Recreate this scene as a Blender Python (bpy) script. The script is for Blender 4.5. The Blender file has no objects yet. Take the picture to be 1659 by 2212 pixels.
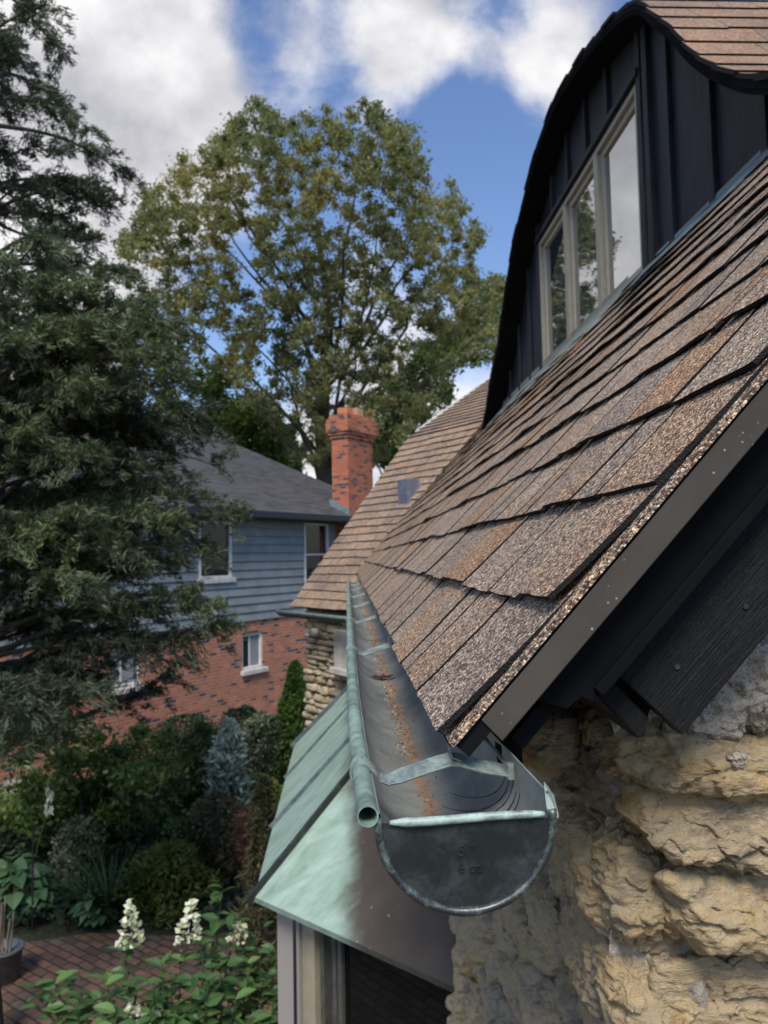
import bpy, math, random
import numpy as np
from math import radians, sin, cos, pi, hypot
from mathutils import Vector, Matrix
rng = np.random.default_rng(7); random.seed(7)
sc = bpy.context.scene; COL = sc.collection
# ---------------------------------------------------------------- camera
# camera at the origin, ground at z = -4, +Y runs along the near gutter
F0, CX0, CY0 = 1660.0, 829.5, 1106.0
YAW, PIT, ROL = radians(2.65), radians(3.35), radians(1.1)
FW = np.array([sin(YAW)*cos(PIT), cos(YAW)*cos(PIT), sin(PIT)]); RT0 = np.array([cos(YAW), -sin(YAW), 0.]); UP0 = np.cross(RT0, FW)
RT = RT0*cos(ROL)-UP0*sin(ROL); UP = RT0*sin(ROL)+UP0*cos(ROL)
cd = bpy.data.cameras.new('camera'); cam = bpy.data.objects.new('camera', cd); COL.objects.link(cam); sc.camera = cam
cam.matrix_world = Matrix(((RT[0], UP[0], -FW[0], 0), (RT[1], UP[1], -FW[1], 0), (RT[2], UP[2], -FW[2], 0), (0, 0, 0, 1)))
cd.sensor_fit = 'VERTICAL'; cd.sensor_height = 36.0; cd.sensor_width = 27.0; cd.lens = F0/2212*36
cd.clip_start = 0.02; cd.clip_end = 1000
cd.dof.use_dof = True; cd.dof.focus_distance = 0.74; cd.dof.aperture_fstop = 12.0
def ray(x, y): return FW*F0+RT*(x-CX0)-UP*(y-CY0)
def onp(x, y, n, k): r = ray(x, y); n = np.array(n, float); return r*(k/(n@r))
def onX(x, y, X): return onp(x, y, (1, 0, 0), X)
def onY(x, y, Y): return onp(x, y, (0, 1, 0), Y)
def onZ(x, y, Z): return onp(x, y, (0, 0, 1), Z)
# ---------------------------------------------------------------- world, sun, exposure
SUN_EL, SUN_AZ = radians(50), radians(188)      # azimuth clockwise from +Y; sun behind and to the left of the camera
sc.view_settings.view_transform = 'Standard'; sc.view_settings.look = 'None'; sc.view_settings.gamma = 1.0; sc.view_settings.exposure = 0.55
w = bpy.data.worlds.new("World"); sc.world = w; w.use_nodes = True
nt = w.node_tree; nt.nodes.clear()
def N(t, typ, ins=None, **kw):
    n = t.nodes.new(typ)
    for k, v in kw.items(): setattr(n, k, v)
    for k, v in (ins or {}).items():
        if isinstance(v, bpy.types.NodeSocket): t.links.new(v, n.inputs[k])
        else: n.inputs[k].default_value = v
    return n
def MATH(t, op, a, b=0.0, c=None):
    n = N(t, 'ShaderNodeMath', {0: a, 1: b}, operation=op)
    if c is not None: n.inputs[2].default_value = c
    return n.outputs[0]
def RAMP(t, fac, stops, interp='LINEAR'):
    n = N(t, 'ShaderNodeValToRGB', {0: fac}); r = n.color_ramp; r.interpolation = interp
    while len(r.elements) < len(stops): r.elements.new(0.5)
    for e, (p, c) in zip(r.elements, stops): e.position = p; e.color = (c, c, c, 1) if not hasattr(c, '__len__') else (*c[:3], 1)
    return n.outputs[0]
def MIX(t, f, a, b, mode='MIX'):
    n = N(t, 'ShaderNodeMix', data_type='RGBA', blend_type=mode)
    for i, v in ((0, f), (6, a), (7, b)):
        if isinstance(v, bpy.types.NodeSocket): t.links.new(v, n.inputs[i])
        else: n.inputs[i].default_value = v if i == 0 else (*v[:3], 1)
    return n.outputs[2]
def NOISE(t, vec, scale, detail=4, rough=.55, dist=0.0):
    return N(t, 'ShaderNodeTexNoise', {'Vector': vec, 'Scale': scale, 'Detail': detail, 'Roughness': rough, 'Distortion': dist}).outputs[0]
sky = N(nt, 'ShaderNodeTexSky', sky_type='NISHITA', sun_disc=False, sun_elevation=SUN_EL, sun_rotation=SUN_AZ, air_density=1.3, dust_density=0.6, ozone_density=2.2)
tc = N(nt, 'ShaderNodeTexCoord').outputs['Generated']
def blob(x, y, rad, amp):
    d = ray(x, y); d = d/np.linalg.norm(d)
    vd = N(nt, 'ShaderNodeVectorMath', {0: tc, 1: tuple(d)}, operation='DISTANCE').outputs['Value']
    return N(nt, 'ShaderNodeMapRange', {0: vd, 1: rad, 2: rad*.25, 3: 0.0, 4: amp}, interpolation_type='SMOOTHSTEP').outputs[0]
B = [blob(*b) for b in ((100, 40, .50, .30), (280, 240, .30, .22), (60, 330, .34, .2), (430, 60, .2, .14), (790, 95, .17, .46), (890, 170, .09, .12), (1120, 210, .15, .26), (1130, 40, .15, .20), (950, 120, .12, .10),
     (640, 90, .15, -.36), (610, -60, .15, -.26), (640, 250, .13, -.14), (990, 60, .10, -.10), (980, 380, .20, -.20), (1010, 440, .24, -.20), (430, 620, .26, -.40), (950, 260, .08, -.1), (960, 330, .10, -.1), (60, 640, .20, .34), (950, 900, .38, .3), (200, 950, .5, .25), (1000, 90, .12, -.12))]
acc = B[0]
for b in B[1:]: acc = MATH(nt, 'ADD', acc, b)
mp = N(nt, 'ShaderNodeMapping', {0: tc, 1: (.31, .12, .4), 3: (1, 1, 1.25)}).outputs[0]
n1 = NOISE(nt, mp, 5.2, 11, .60, .15)
dens = MATH(nt, 'ADD', n1, acc)
cf = N(nt, 'ShaderNodeMapRange', {0: dens, 1: .55, 2: .88, 3: 0., 4: 1.}, interpolation_type='SMOOTHSTEP').outputs[0]
n2 = NOISE(nt, mp, 5.5, 8, .55, .1)
cc = RAMP(nt, n2, [(.34, (4.0, 4.0, 4.35)), (.46, (5.6, 5.55, 5.8)), (.58, (7.7, 7.55, 7.6))])
skyc = MIX(nt, 1.0, sky.outputs[0], (.90, .97, 1.20), 'MULTIPLY')
N(nt, 'ShaderNodeOutputWorld', {0: N(nt, 'ShaderNodeBackground', {0: MIX(nt, cf, skyc, cc), 1: 0.092}).outputs[0]})
sl = bpy.data.lights.new('sun', 'SUN'); sl.energy = 2.6; sl.angle = radians(22); sl.color = (1, .94, .84)
so = bpy.data.objects.new('sun', sl); COL.objects.link(so)
sd = Vector((sin(SUN_AZ)*cos(SUN_EL), cos(SUN_AZ)*cos(SUN_EL), sin(SUN_EL)))
so.rotation_euler = sd.to_track_quat('Z', 'Y').to_euler()
# ---------------------------------------------------------------- numpy noise
_perm = np.random.default_rng(3).permutation(256); _val = np.random.default_rng(4).random(256)
def vnoise(p):
    p = np.asarray(p, float); i = np.floor(p).astype(int); f = p-i; f = f*f*(3-2*f)
    def h(a, b, c): return _val[_perm[(_perm[(_perm[a & 255]+b) & 255]+c) & 255]]
    x, y, z = i[..., 0], i[..., 1], i[..., 2]; r = 0
    for dx in (0, 1):
        for dy in (0, 1):
            for dz in (0, 1):
                wgt = (f[..., 0] if dx else 1-f[..., 0])*(f[..., 1] if dy else 1-f[..., 1])*(f[..., 2] if dz else 1-f[..., 2])
                r = r+wgt*h(x+dx, y+dy, z+dz)
    return r*2-1
def fbm(p, o=4, r=.5):
    p = np.asarray(p, float); a, s, t = 1., 1., 0.
    for _ in range(o): t = t+a*vnoise(p*s+17.3*s); a *= r; s *= 2.03
    return t
# ---------------------------------------------------------------- mesh builder
class MB:
    def __init__(s): s.v = []; s.f = []; s.r = []; s.n = 0
    def add(s, v, f, r=0.0):
        v = np.asarray(v, float); s.v.append(v); o = s.n
        s.f += [tuple(int(i)+o for i in q) for q in f]
        s.r += [r]*len(f) if not hasattr(r, '__len__') else list(r); s.n += len(v)
    def box(s, c, hx, hy, hz, ax=((1, 0, 0), (0, 1, 0), (0, 0, 1)), r=0.0):
        A = np.array(ax, float); c = np.array(c, float)
        v = [c+A[0]*hx*i+A[1]*hy*j+A[2]*hz*k for i in (-1, 1) for j in (-1, 1) for k in (-1, 1)]
        s.add(v, [(0, 1, 3, 2), (4, 6, 7, 5), (0, 4, 5, 1), (2, 3, 7, 6), (0, 2, 6, 4), (1, 5, 7, 3)], r)
    def prism(s, pts, d, r=0.0):        # polygon pts (3-D) extruded by vector d
        p = np.array(pts, float); n = len(p); v = np.vstack([p, p+np.array(d, float)])
        s.add(v, [tuple(range(n)), tuple(range(2*n-1, n-1, -1))]+[(i, i+n, (i+1) % n+n, (i+1) % n) for i in range(n)], r)
    def grid(s, P, r=0.0, closed=False):   # P (m,n,3)
        m, n = P.shape[:2]; idx = np.arange(m*n).reshape(m, n); f = []
        for i in range(m-1):
            for j in range(n if closed else n-1):
                j2 = (j+1) % n; f.append((idx[i, j], idx[i, j2], idx[i+1, j2], idx[i+1, j]))
        s.add(P.reshape(-1, 3), f, r)
    def tube(s, path, rad, k=10, caps=True, r=0.0, up=None):
        p = np.array(path, float); n = len(p); rad = np.broadcast_to(np.array(rad, float), (n,))
        T = np.gradient(p, axis=0); T /= np.linalg.norm(T, axis=1)[:, None]+1e-12
        u = np.array([0, 0, 1.]) if abs(T[0][2]) < .9 else np.array([1., 0, 0]); rows = []
        for i in range(n):
            u = u-T[i]*(u@T[i]); u /= np.linalg.norm(u)+1e-12; v = np.cross(T[i], u)
            a = np.linspace(0, 2*pi, k, endpoint=False); rows.append(p[i]+rad[i]*(np.cos(a)[:, None]*u+np.sin(a)[:, None]*v))
        o = s.n; s.grid(np.array(rows), r, closed=True)
        if caps: s.f += [tuple(o+j for j in range(k-1, -1, -1)), tuple(o+(n-1)*k+j for j in range(k))]; s.r += [r, r]
    def strap(s, path, wdt, th, side, r=0.0):   # flat strip of width wdt along vector side
        p = np.array(path, float); T = np.gradient(p, axis=0); T /= np.linalg.norm(T, axis=1)[:, None]+1e-12
        sd_ = unit(np.array(side, float)); wa = np.broadcast_to(wdt, (len(p),)); rows = []
        for q, t, wdt in zip(p, T, wa):
            nn = np.cross(sd_, t); nn /= np.linalg.norm(nn)+1e-12
            rows.append([q-sd_*wdt/2-nn*th/2, q+sd_*wdt/2-nn*th/2, q+sd_*wdt/2+nn*th/2, q-sd_*wdt/2+nn*th/2])
        o = s.n; s.grid(np.array(rows), r, closed=True); n = len(p)
        s.f += [(o+3, o+2, o+1, o), tuple(o+(n-1)*4+j for j in range(4))]; s.r += [r, r]
    def build(s, name, mat, parent=None, smooth=False, bevel=0, **props):
        me = bpy.data.meshes.new(name); me.from_pydata(np.vstack(s.v).tolist(), [], s.f); me.update()
        at = me.attributes.new('rnd', 'FLOAT', 'FACE'); at.data.foreach_set('value', np.array(s.r, dtype=np.float32))
        if smooth: me.polygons.foreach_set('use_smooth', [True]*len(me.polygons))
        me.materials.append(mat); o = bpy.data.objects.new(name, me); COL.objects.link(o)
        if parent: o.parent = parent
        if bevel: b = o.modifiers.new('bevel', 'BEVEL'); b.width = bevel; b.segments = 2; b.limit_method = 'ANGLE'
        for k, v in props.items(): o[k] = v
        return o
def quads(name, V, rnd, mat, parent=None, nv=4, tri=None, **props):    # V (n*nv,3) many separate n-gons, fast
    n = len(V)//nv; me = bpy.data.meshes.new(name)
    me.vertices.add(len(V)); me.vertices.foreach_set('co', np.asarray(V, np.float32).ravel())
    me.loops.add(len(V)); me.loops.foreach_set('vertex_index', np.arange(len(V), dtype=np.int32))
    me.polygons.add(n); me.polygons.foreach_set('loop_start', np.arange(n, dtype=np.int32)*nv); me.polygons.foreach_set('loop_total', np.full(n, nv, np.int32))
    me.update(); me.validate()
    at = me.attributes.new('rnd', 'FLOAT', 'FACE'); at.data.foreach_set('value', np.asarray(rnd, np.float32))
    me.materials.append(mat); o = bpy.data.objects.new(name, me); COL.objects.link(o)
    if parent: o.parent = parent
    for k, v in props.items(): o[k] = v
    return o
def thing(name, label, cat, loc=(0, 0, 0), group=None):
    o = bpy.data.objects.new(name, None); o.empty_display_size = .1; COL.objects.link(o); o.location = loc; o['label'] = label; o['category'] = cat
    if group: o['group'] = group
    bpy.context.view_layer.update(); return o
def rel(o, parent):      # parent keeping world position (parent is an un-rotated empty)
    o.parent = parent; o.location = Vector(o.location)-parent.location if parent.location.length else o.location
    return o
def unit(v): v = np.asarray(v, float); return v/(np.linalg.norm(v, axis=-1, keepdims=True)+1e-12)
def leaves(P, size, aspect=.5, dirs=None, spread=1.0, up=.0, fold=0.0):
    """diamond leaves: base, side, tip, side"""
    n = len(P); d = unit(rng.normal(size=(n, 3))*spread+(0 if dirs is None else dirs)+np.array([0, 0, up]))
    q = unit(np.cross(d, rng.normal(size=(n, 3)))); s = np.broadcast_to(np.asarray(size, float), (n,))[:, None]
    a = P-d*s/2; b = P+d*s/2; m = P-d*s*.08
    return np.stack([a, m+q*s*aspect/2, b, m-q*s*aspect/2], 1).reshape(-1, 3)
# ---------------------------------------------------------------- materials
def mat(name, build):
    m = bpy.data.materials.new(name); m.use_nodes = True; t = m.node_tree; t.nodes.clear()
    p = N(t, 'ShaderNodeBsdfPrincipled'); out = N(t, 'ShaderNodeOutputMaterial', {0: p.outputs[0]}); build(t, p, out); return m
def setp(t, p, **k):
    nm = {'col': 'Base Color', 'rough': 'Roughness', 'metal': 'Metallic', 'normal': 'Normal', 'spec': 'Specular IOR Level', 'alpha': 'Alpha', 'ior': 'IOR'}
    for a, v in k.items():
        s = p.inputs[nm[a]]
        if isinstance(v, bpy.types.NodeSocket): t.links.new(v, s)
        else: s.default_value = (*v[:3], 1) if a == 'col' else v
def OBJ(t): return N(t, 'ShaderNodeTexCoord').outputs['Object']
def RND(t): return N(t, 'ShaderNodeAttribute', attribute_name='rnd').outputs['Fac']
def MAP(t, v, scale=(1, 1, 1), rot=(0, 0, 0), loc=(0, 0, 0)): return N(t, 'ShaderNodeMapping', {0: v, 1: loc, 2: rot, 3: scale}).outputs[0]
def BUMP(t, h, strength=.5, dist=.01, normal=None):
    d = {'Height': h, 'Strength': strength, 'Distance': dist}
    if normal is not None: d['Normal'] = normal
    return N(t, 'ShaderNodeBump', d).outputs[0]
def shingle(name, scale, a, b, c, speck=1.0, bump=.0016):
    def f(t, p, o):
        v = OBJ(t); r = RND(t)
        vo = N(t, 'ShaderNodeTexVoronoi', {'Vector': v, 'Scale': scale, 'Randomness': 1.0}, feature='F1')
        g = N(t, 'ShaderNodeSeparateColor', {0: vo.outputs['Color']}).outputs[0]
        n = NOISE(t, v, 9.0, 5, .6)
        mixf = MATH(t, 'ADD', MATH(t, 'MULTIPLY', r, .50), MATH(t, 'MULTIPLY', n, .52))
        base = RAMP(t, mixf, [(.22, a), (.48, b), (.62, b), (.80, c)])
        gran = RAMP(t, g, [(0, (.14, .12, .13)), (.35, (.36, .32, .31)), (.62, (.88, .85, .83)), (.88, (1.75, 1.7, 1.55)), (1, (2.7, 2.6, 2.35))])
        col = MIX(t, speck, base, MIX(t, 1.0, base, gran, 'MULTIPLY'))
        dark = RAMP(t, NOISE(t, v, 2.6, 3), [(.35, (.82, .80, .80)), (.65, (1.1, 1.08, 1.05))])
        col = MIX(t, 1.0, col, dark, 'MULTIPLY')
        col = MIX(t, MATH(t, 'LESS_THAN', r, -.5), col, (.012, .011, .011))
        h = MATH(t, 'SUBTRACT', MATH(t, 'MULTIPLY', g, .7), vo.outputs['Distance'])
        setp(t, p, col=col, rough=.88, spec=.3, normal=BUMP(t, h, .9, bump))
    return mat(name, f)
M = {}
M['shingle'] = shingle('shingle_near', 430, (.42, .25, .135), (.40, .32, .25), (.31, .25, .21), 1.0)
M['shingle_hood'] = shingle('shingle_hood', 160, (.30, .185, .12), (.27, .19, .14), (.21, .155, .125), .35, .001)
M['shingle_wing'] = shingle('shingle_wing', 90, (.36, .24, .15), (.33, .245, .18), (.25, .195, .16), .4, .001)
M['shingle_dark'] = mat('grey_shingles', lambda t, p, o: (lambda v: setp(t, p, col=RAMP(t, MATH(t, 'ADD', MATH(t, 'MULTIPLY', NOISE(t, MAP(t, v, (1, 1, 5)), 3.5, 6, .7), .8), MATH(t, 'MULTIPLY', RND(t), .35)), [(.3, (.045, .043, .043)), (.7, (.105, .10, .098))]), rough=.9, spec=.25))(OBJ(t)))
def patina(name, base, green, amt, rough=.45, metal=.6, scale=18, lo=.45, hi=.7):
    def f(t, p, o):
        v = OBJ(t); n = NOISE(t, v, scale, 7, .68, .4); n2 = NOISE(t, v, scale*7, 4, .7)
        m = MATH(t, 'ADD', MATH(t, 'MULTIPLY', n, .75), MATH(t, 'MULTIPLY', n2, .25)); k = RAMP(t, m, [(lo-amt, 0.), (hi-amt, 1.)])
        setp(t, p, col=MIX(t, k, base, green), rough=MATH(t, 'ADD', MATH(t, 'MULTIPLY', k, .3), rough), metal=MATH(t, 'SUBTRACT', metal, MATH(t, 'MULTIPLY', k, metal*.85)), normal=BUMP(t, n2, .12, .002))
    return mat(name, f)
M['bead'] = patina('green_copper', (.16, .21, .175), (.27, .39, .315), .10, .4, .5, 26)
M['bead_dark'] = patina('dark_rim_copper', (.075, .085, .082), (.24, .30, .27), -.02, .33, .7, 60)
M['strap'] = patina('strap_copper', (.20, .24, .21), (.31, .38, .33), .04, .38, .5, 50)
M['cap'] = patina('cap_copper', (.036, .042, .043), (.048, .058, .058), -.02, .36, .55, 30)
M['lip'] = patina('cap_lip_copper', (.18, .22, .20), (.42, .54, .46), .1, .4, .4, 70)
def trough(t, p, o):
    v = OBJ(t); sx = N(t, 'ShaderNodeSeparateXYZ', {0: v})
    n = NOISE(t, v, 24, 6, .65, .5); n2 = NOISE(t, MAP(t, v, (1, .12, 1)), 60, 5, .7); nb = NOISE(t, v, 7, 4)
    base = RAMP(t, MATH(t, 'ADD', MATH(t, 'MULTIPLY', n, .5), MATH(t, 'MULTIPLY', nb, .5)), [(.36, (.15, .158, .145)), (.5, (.25, .262, .24)), (.66, (.36, .385, .35))])
    rr = MATH(t, 'ABSOLUTE', MATH(t, 'SUBTRACT', sx.outputs[0], MATH(t, 'ADD', .0725, MATH(t, 'MULTIPLY', NOISE(t, v, 11, 3), .010))))
    wob = MATH(t, 'ADD', rr, MATH(t, 'MULTIPLY', MATH(t, 'SUBTRACT', n2, .5), .022))
    k = RAMP(t, wob, [(0.0015, .9), (.007, .5), (.014, 0.)])
    k = MATH(t, 'MULTIPLY', k, RAMP(t, NOISE(t, v, 16, 4, .7), [(.28, .35), (.55, 1.)]))
    rust = RAMP(t, NOISE(t, v, 45, 4, .7), [(.35, (.17, .10, .06)), (.55, (.36, .19, .09)), (.7, (.32, .24, .18))])
    kg = RAMP(t, NOISE(t, MAP(t, v, (3, .5, 1), loc=(3, 1, 0)), 30, 5, .7, 1.), [(.56, 0.), (.72, .5)])
    c = MIX(t, kg, MIX(t, k, base, rust), (.33, .38, .36))
    setp(t, p, col=c, rough=MATH(t, 'ADD', .42, MATH(t, 'MULTIPLY', k, .4)), metal=MATH(t, 'SUBTRACT', .15, MATH(t, 'MULTIPLY', k, .15)), normal=BUMP(t, n2, .15, .0015))
M['trough'] = mat('trough_copper', trough)
def awn(t, p, o):
    v = OBJ(t); s = N(t, 'ShaderNodeSeparateXYZ', {0: v})
    # rain-washed patina, brown where the gutter above shelters the copper (x near the wall)
    st = NOISE(t, MAP(t, v, (1.6, 4.5, 1.6)), 4, 7, .62, .3); n = NOISE(t, v, 3.2, 5, .6)
    edge = MATH(t, 'ADD', s.outputs[0], MATH(t, 'ADD', MATH(t, 'MULTIPLY', MATH(t, 'SUBTRACT', n, .5), .22), MATH(t, 'MULTIPLY', MATH(t, 'SUBTRACT', NOISE(t, MAP(t, v, (2.5, 6, 2.5)), 4, 5, .6, .4), .5), .06)))
    k = N(t, 'ShaderNodeMapRange', {0: edge, 1: -.075, 2: .055, 3: 1., 4: 0.}, interpolation_type='SMOOTHSTEP').outputs[0]
    green = RAMP(t, st, [(.32, (.22, .31, .235)), (.5, (.31, .425, .34)), (.68, (.40, .51, .43))])
    brown = RAMP(t, n, [(.3, (.062, .048, .036)), (.7, (.105, .084, .063))])
    spot = N(t, 'ShaderNodeTexVoronoi', {'Vector': v, 'Scale': 22.}).outputs['Distance']
    sp = MATH(t, 'MULTIPLY', RAMP(t, spot, [(.06, 1.), (.13, 0.)]), RAMP(t, NOISE(t, v, 6, 2), [(.5, 0.), (.6, .8)]))
    setp(t, p, col=MIX(t, sp, MIX(t, k, brown, green), (.32, .33, .31)), rough=.6, metal=.1, spec=.3, normal=BUMP(t, st, .1, .004))
M['seam_dark'] = patina('dark_seam_copper', (.03, .036, .036), (.10, .13, .125), -.05, .5, .3, 12)
M['awning'] = mat('patina_sheet', awn)
M['seam'] = patina('seam_copper', (.085, .115, .125), (.17, .235, .24), .0, .45, .4, 12)
def wood(name, c1, c2, scale, bumpd, axis_scale, rough=.6):
    def f(t, p, o):
        v = MAP(t, OBJ(t), axis_scale); n = NOISE(t, v, scale, 6, .62, .25); n2 = NOISE(t, OBJ(t), 9, 4)
        setp(t, p, col=MIX(t, RAMP(t, n2, [(.35, 0.), (.7, 1.)]), MIX(t, n, c1, c2), tuple(x*1.25 for x in c2)), rough=rough, spec=.06, normal=BUMP(t, n, .9, bumpd))
    return mat(name, f)
M['black'] = wood('black_paint_smooth', (.003, .0032, .004), (.006, .0065, .0075), 14, .001, (1, 1, 1), .7)
M['soffit'] = wood('soffit_dark', (.005, .0055, .006), (.009, .0095, .010), 14, .001, (1, 1, 1), .95)
def rough_board(t, p, o):
    v = N(t, 'ShaderNodeVectorRotate', {'Vector': OBJ(t), 'Angle': radians(48.3)}, rotation_type='Y_AXIS').outputs[0]
    wv = N(t, 'ShaderNodeTexNoise', {'Vector': MAP(t, v, (14, 40, 420)), 'Scale': 1., 'Detail': 5., 'Roughness': .65, 'Distortion': .5}).outputs[0]
    n2 = NOISE(t, OBJ(t), 60, 4, .7)
    h = MATH(t, 'ADD', wv, MATH(t, 'MULTIPLY', n2, .25))
    setp(t, p, col=MIX(t, wv, (.004, .0045, .005), (.015, .016, .018)), rough=.5, spec=.2, normal=BUMP(t, h, 1., .004))
M['board'] = mat('black_rough_sawn', rough_board)
def dorm(t, p, o):
    v = OBJ(t); n = NOISE(t, MAP(t, v, (10, 10, 1.2)), 5, 6, .7, .6); n2 = NOISE(t, v, 7, 5, .6)
    k = RAMP(t, MATH(t, 'ADD', MATH(t, 'MULTIPLY', n, .6), MATH(t, 'MULTIPLY', n2, .4)), [(.38, 0.), (.68, 1.)])
    setp(t, p, col=MIX(t, k, (.008, .009, .012), (.034, .035, .042)), rough=.65, spec=.3, normal=BUMP(t, n, .35, .006))
M['dormer'] = mat('black_board_and_batten', dorm)
def metaltrim(t, p, o):
    v = OBJ(t); vo = N(t, 'ShaderNodeTexVoronoi', {'Vector': v, 'Scale': 120.}); k = RAMP(t, vo.outputs['Distance'], [(.08, 1.), (.16, 0.)])
    k = MATH(t, 'MULTIPLY', k, RAMP(t, N(t, 'ShaderNodeSeparateColor', {0: vo.outputs['Color']}).outputs[1], [(.5, 0.), (.95, .8)]))
    setp(t, p, col=MIX(t, k, RAMP(t, NOISE(t, v, 10, 4), [(.3, (.048, .041, .034)), (.7, (.078, .068, .057))]), (.42, .46, .44)), rough=.6, spec=.25, normal=BUMP(t, NOISE(t, v, 300, 2), .1, .0005))
M['trim'] = mat('bronze_trim', metaltrim)
def stone(t, p, o):
    v = OBJ(t); n = NOISE(t, v, 11, 7, .62, .3); n2 = NOISE(t, MAP(t, v, (1, 1, 2.4)), 42, 8, .7, .4); n3 = NOISE(t, v, 190, 5, .7); r = RND(t)
    m = MATH(t, 'ADD', MATH(t, 'MULTIPLY', n, .62), MATH(t, 'MULTIPLY', n2, .38))
    c = RAMP(t, m, [(.33, (.19, .155, .115)), (.40, (.42, .33, .22)), (.47, (.60, .465, .29)), (.57, (.64, .465, .235)), (.67, (.44, .23, .08))])
    grey = RAMP(t, n2, [(.3, (.17, .15, .13)), (.7, (.34, .30, .25))])
    c = MIX(t, MATH(t, 'MINIMUM', r, 1.), c, grey)
    c = MIX(t, RAMP(t, n3, [(.30, .45), (.42, 0.)]), c, (.16, .13, .10))
    vo = N(t, 'ShaderNodeTexVoronoi', {'Vector': N(t, 'ShaderNodeVectorMath', {0: MAP(t, v, (1, 1, 1.8)), 1: N(t, 'ShaderNodeVectorMath', {0: N(t, 'ShaderNodeTexNoise', {'Vector': v, 'Scale': 25.}).outputs[1], 3: .06}, operation='SCALE').outputs[0]}, operation='ADD').outputs[0], 'Scale': 26.}, feature='DISTANCE_TO_EDGE').outputs['Distance']
    cr = RAMP(t, vo, [(0., 0.), (.05, 1.)])
    h = MATH(t, 'ADD', MATH(t, 'ADD', n2, MATH(t, 'MULTIPLY', n3, .30)), MATH(t, 'MULTIPLY', cr, .05))
    setp(t, p, col=c, rough=.9, spec=.2, normal=BUMP(t, h, 1., .013))
M['stone'] = mat('limestone', stone)
def mortar(t, p, o):
    v = OBJ(t); n = NOISE(t, v, 60, 7, .7); n2 = NOISE(t, v, 240, 4, .7)
    setp(t, p, col=RAMP(t, MATH(t, 'ADD', MATH(t, 'MULTIPLY', n, .7), MATH(t, 'MULTIPLY', n2, .3)), [(.34, (.24, .20, .16)), (.5, (.54, .46, .37)), (.66, (.68, .60, .49))]), rough=.95, spec=.15, normal=BUMP(t, MATH(t, 'ADD', n, MATH(t, 'MULTIPLY', n2, .4)), 1., .006))
M['mortar'] = mat('rough_mortar', mortar)
def farstone(t, p, o):
    v = OBJ(t); n = NOISE(t, v, 5, 5, .6); r = RND(t)
    c = RAMP(t, MATH(t, 'ADD', MATH(t, 'MULTIPLY', r, .6), MATH(t, 'MULTIPLY', n, .4)), [(.25, (.38, .31, .20)), (.5, (.56, .47, .31)), (.75, (.66, .56, .38)), (.88, (.56, .37, .16))])
    setp(t, p, col=c, rough=.9, normal=BUMP(t, NOISE(t, v, 25, 5), .6, .03))
M['farstone'] = mat('pale_fieldstone', farstone)
M['farmortar'] = mat('fieldstone_joint', lambda t, p, o: setp(t, p, col=(.14, .115, .085), rough=.95))
def brick(name, c1, c2, mort, axis, darkp=.16, bw=.215, bh=.075):
    def f(t, p, o):
        v = OBJ(t); b = N(t, 'ShaderNodeTexBrick', {'Vector': v, 'Color1': (0, 0, 0, 1), 'Color2': (1, 1, 1, 1), 'Mortar': (.5, .5, .5, 1), 'Scale': 1., 'Mortar Size': .007, 'Mortar Smooth': .15, 'Brick Width': bw, 'Row Height': bh}, offset=.5)
        g = N(t, 'ShaderNodeSeparateColor', {0: b.outputs[0]}).outputs[0]
        cl = MATH(t, 'ADD', g, MATH(t, 'MULTIPLY', MATH(t, 'SUBTRACT', NOISE(t, v, 1.7, 3), .5), .55))
        col = RAMP(t, cl, [(darkp, (.085, .075, .080)), (darkp+.02, c1), (.6, c2), (.95, tuple(x*1.15 for x in c1))])
        col = MIX(t, 1., col, RAMP(t, NOISE(t, v, 3, 5, .6), [(.3, (.85, .82, .80)), (.7, (1.1, 1.1, 1.1))]), 'MULTIPLY')
        setp(t, p, col=MIX(t, b.outputs['Fac'], col, mort), rough=.88, spec=.2, normal=BUMP(t, MATH(t, 'SUBTRACT', NOISE(t, v, 60, 3), b.outputs['Fac']), .6, .006))
    return mat(name, f)
M['brick'] = brick('red_brick', (.46, .18, .105), (.38, .145, .088), (.42, .29, .22), 0, .125)
M['brick_ch'] = brick('orange_brick', (.45, .15, .085), (.37, .12, .07), (.38, .20, .13), 0, .2)
def siding(t, p, o):
    v = OBJ(t); n = NOISE(t, MAP(t, v, (1, 1, 5)), 2.2, 7, .65); n2 = NOISE(t, MAP(t, v, (1, 1, 6)), 14, 4, .7)
    s = N(t, 'ShaderNodeSeparateXYZ', {0: v}).outputs[2]
    wz = N(t, 'ShaderNodeMapRange', {0: s, 1: .3, 2: -1.4, 3: -.10, 4: .10}).outputs[0]
    m = MATH(t, 'ADD', MATH(t, 'ADD', MATH(t, 'MULTIPLY', n, .7), MATH(t, 'MULTIPLY', n2, .3)), wz)
    setp(t, p, col=RAMP(t, m, [(.30, (.165, .185, .185)), (.50, (.225, .256, .266)), (.62, (.295, .33, .345)), (.76, (.44, .475, .50))]), rough=.7)
M['siding'] = mat('blue_siding', siding)
M['white'] = mat('white_paint', lambda t, p, o: setp(t, p, col=RAMP(t, NOISE(t, OBJ(t), 12, 4), [(.3, (.55, .55, .53)), (.7, (.74, .74, .72))]), rough=.5))
M['sill'] = mat('stone_sill', lambda t, p, o: setp(t, p, col=RAMP(t, NOISE(t, OBJ(t), 9, 5), [(.3, (.42, .40, .36)), (.7, (.66, .63, .58))]), rough=.85))
M['taupe'] = mat('taupe_frame', lambda t, p, o: setp(t, p, col=RAMP(t, NOISE(t, OBJ(t), 20, 4), [(.3, (.31, .27, .19)), (.7, (.37, .33, .24))]), rough=.45))
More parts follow.
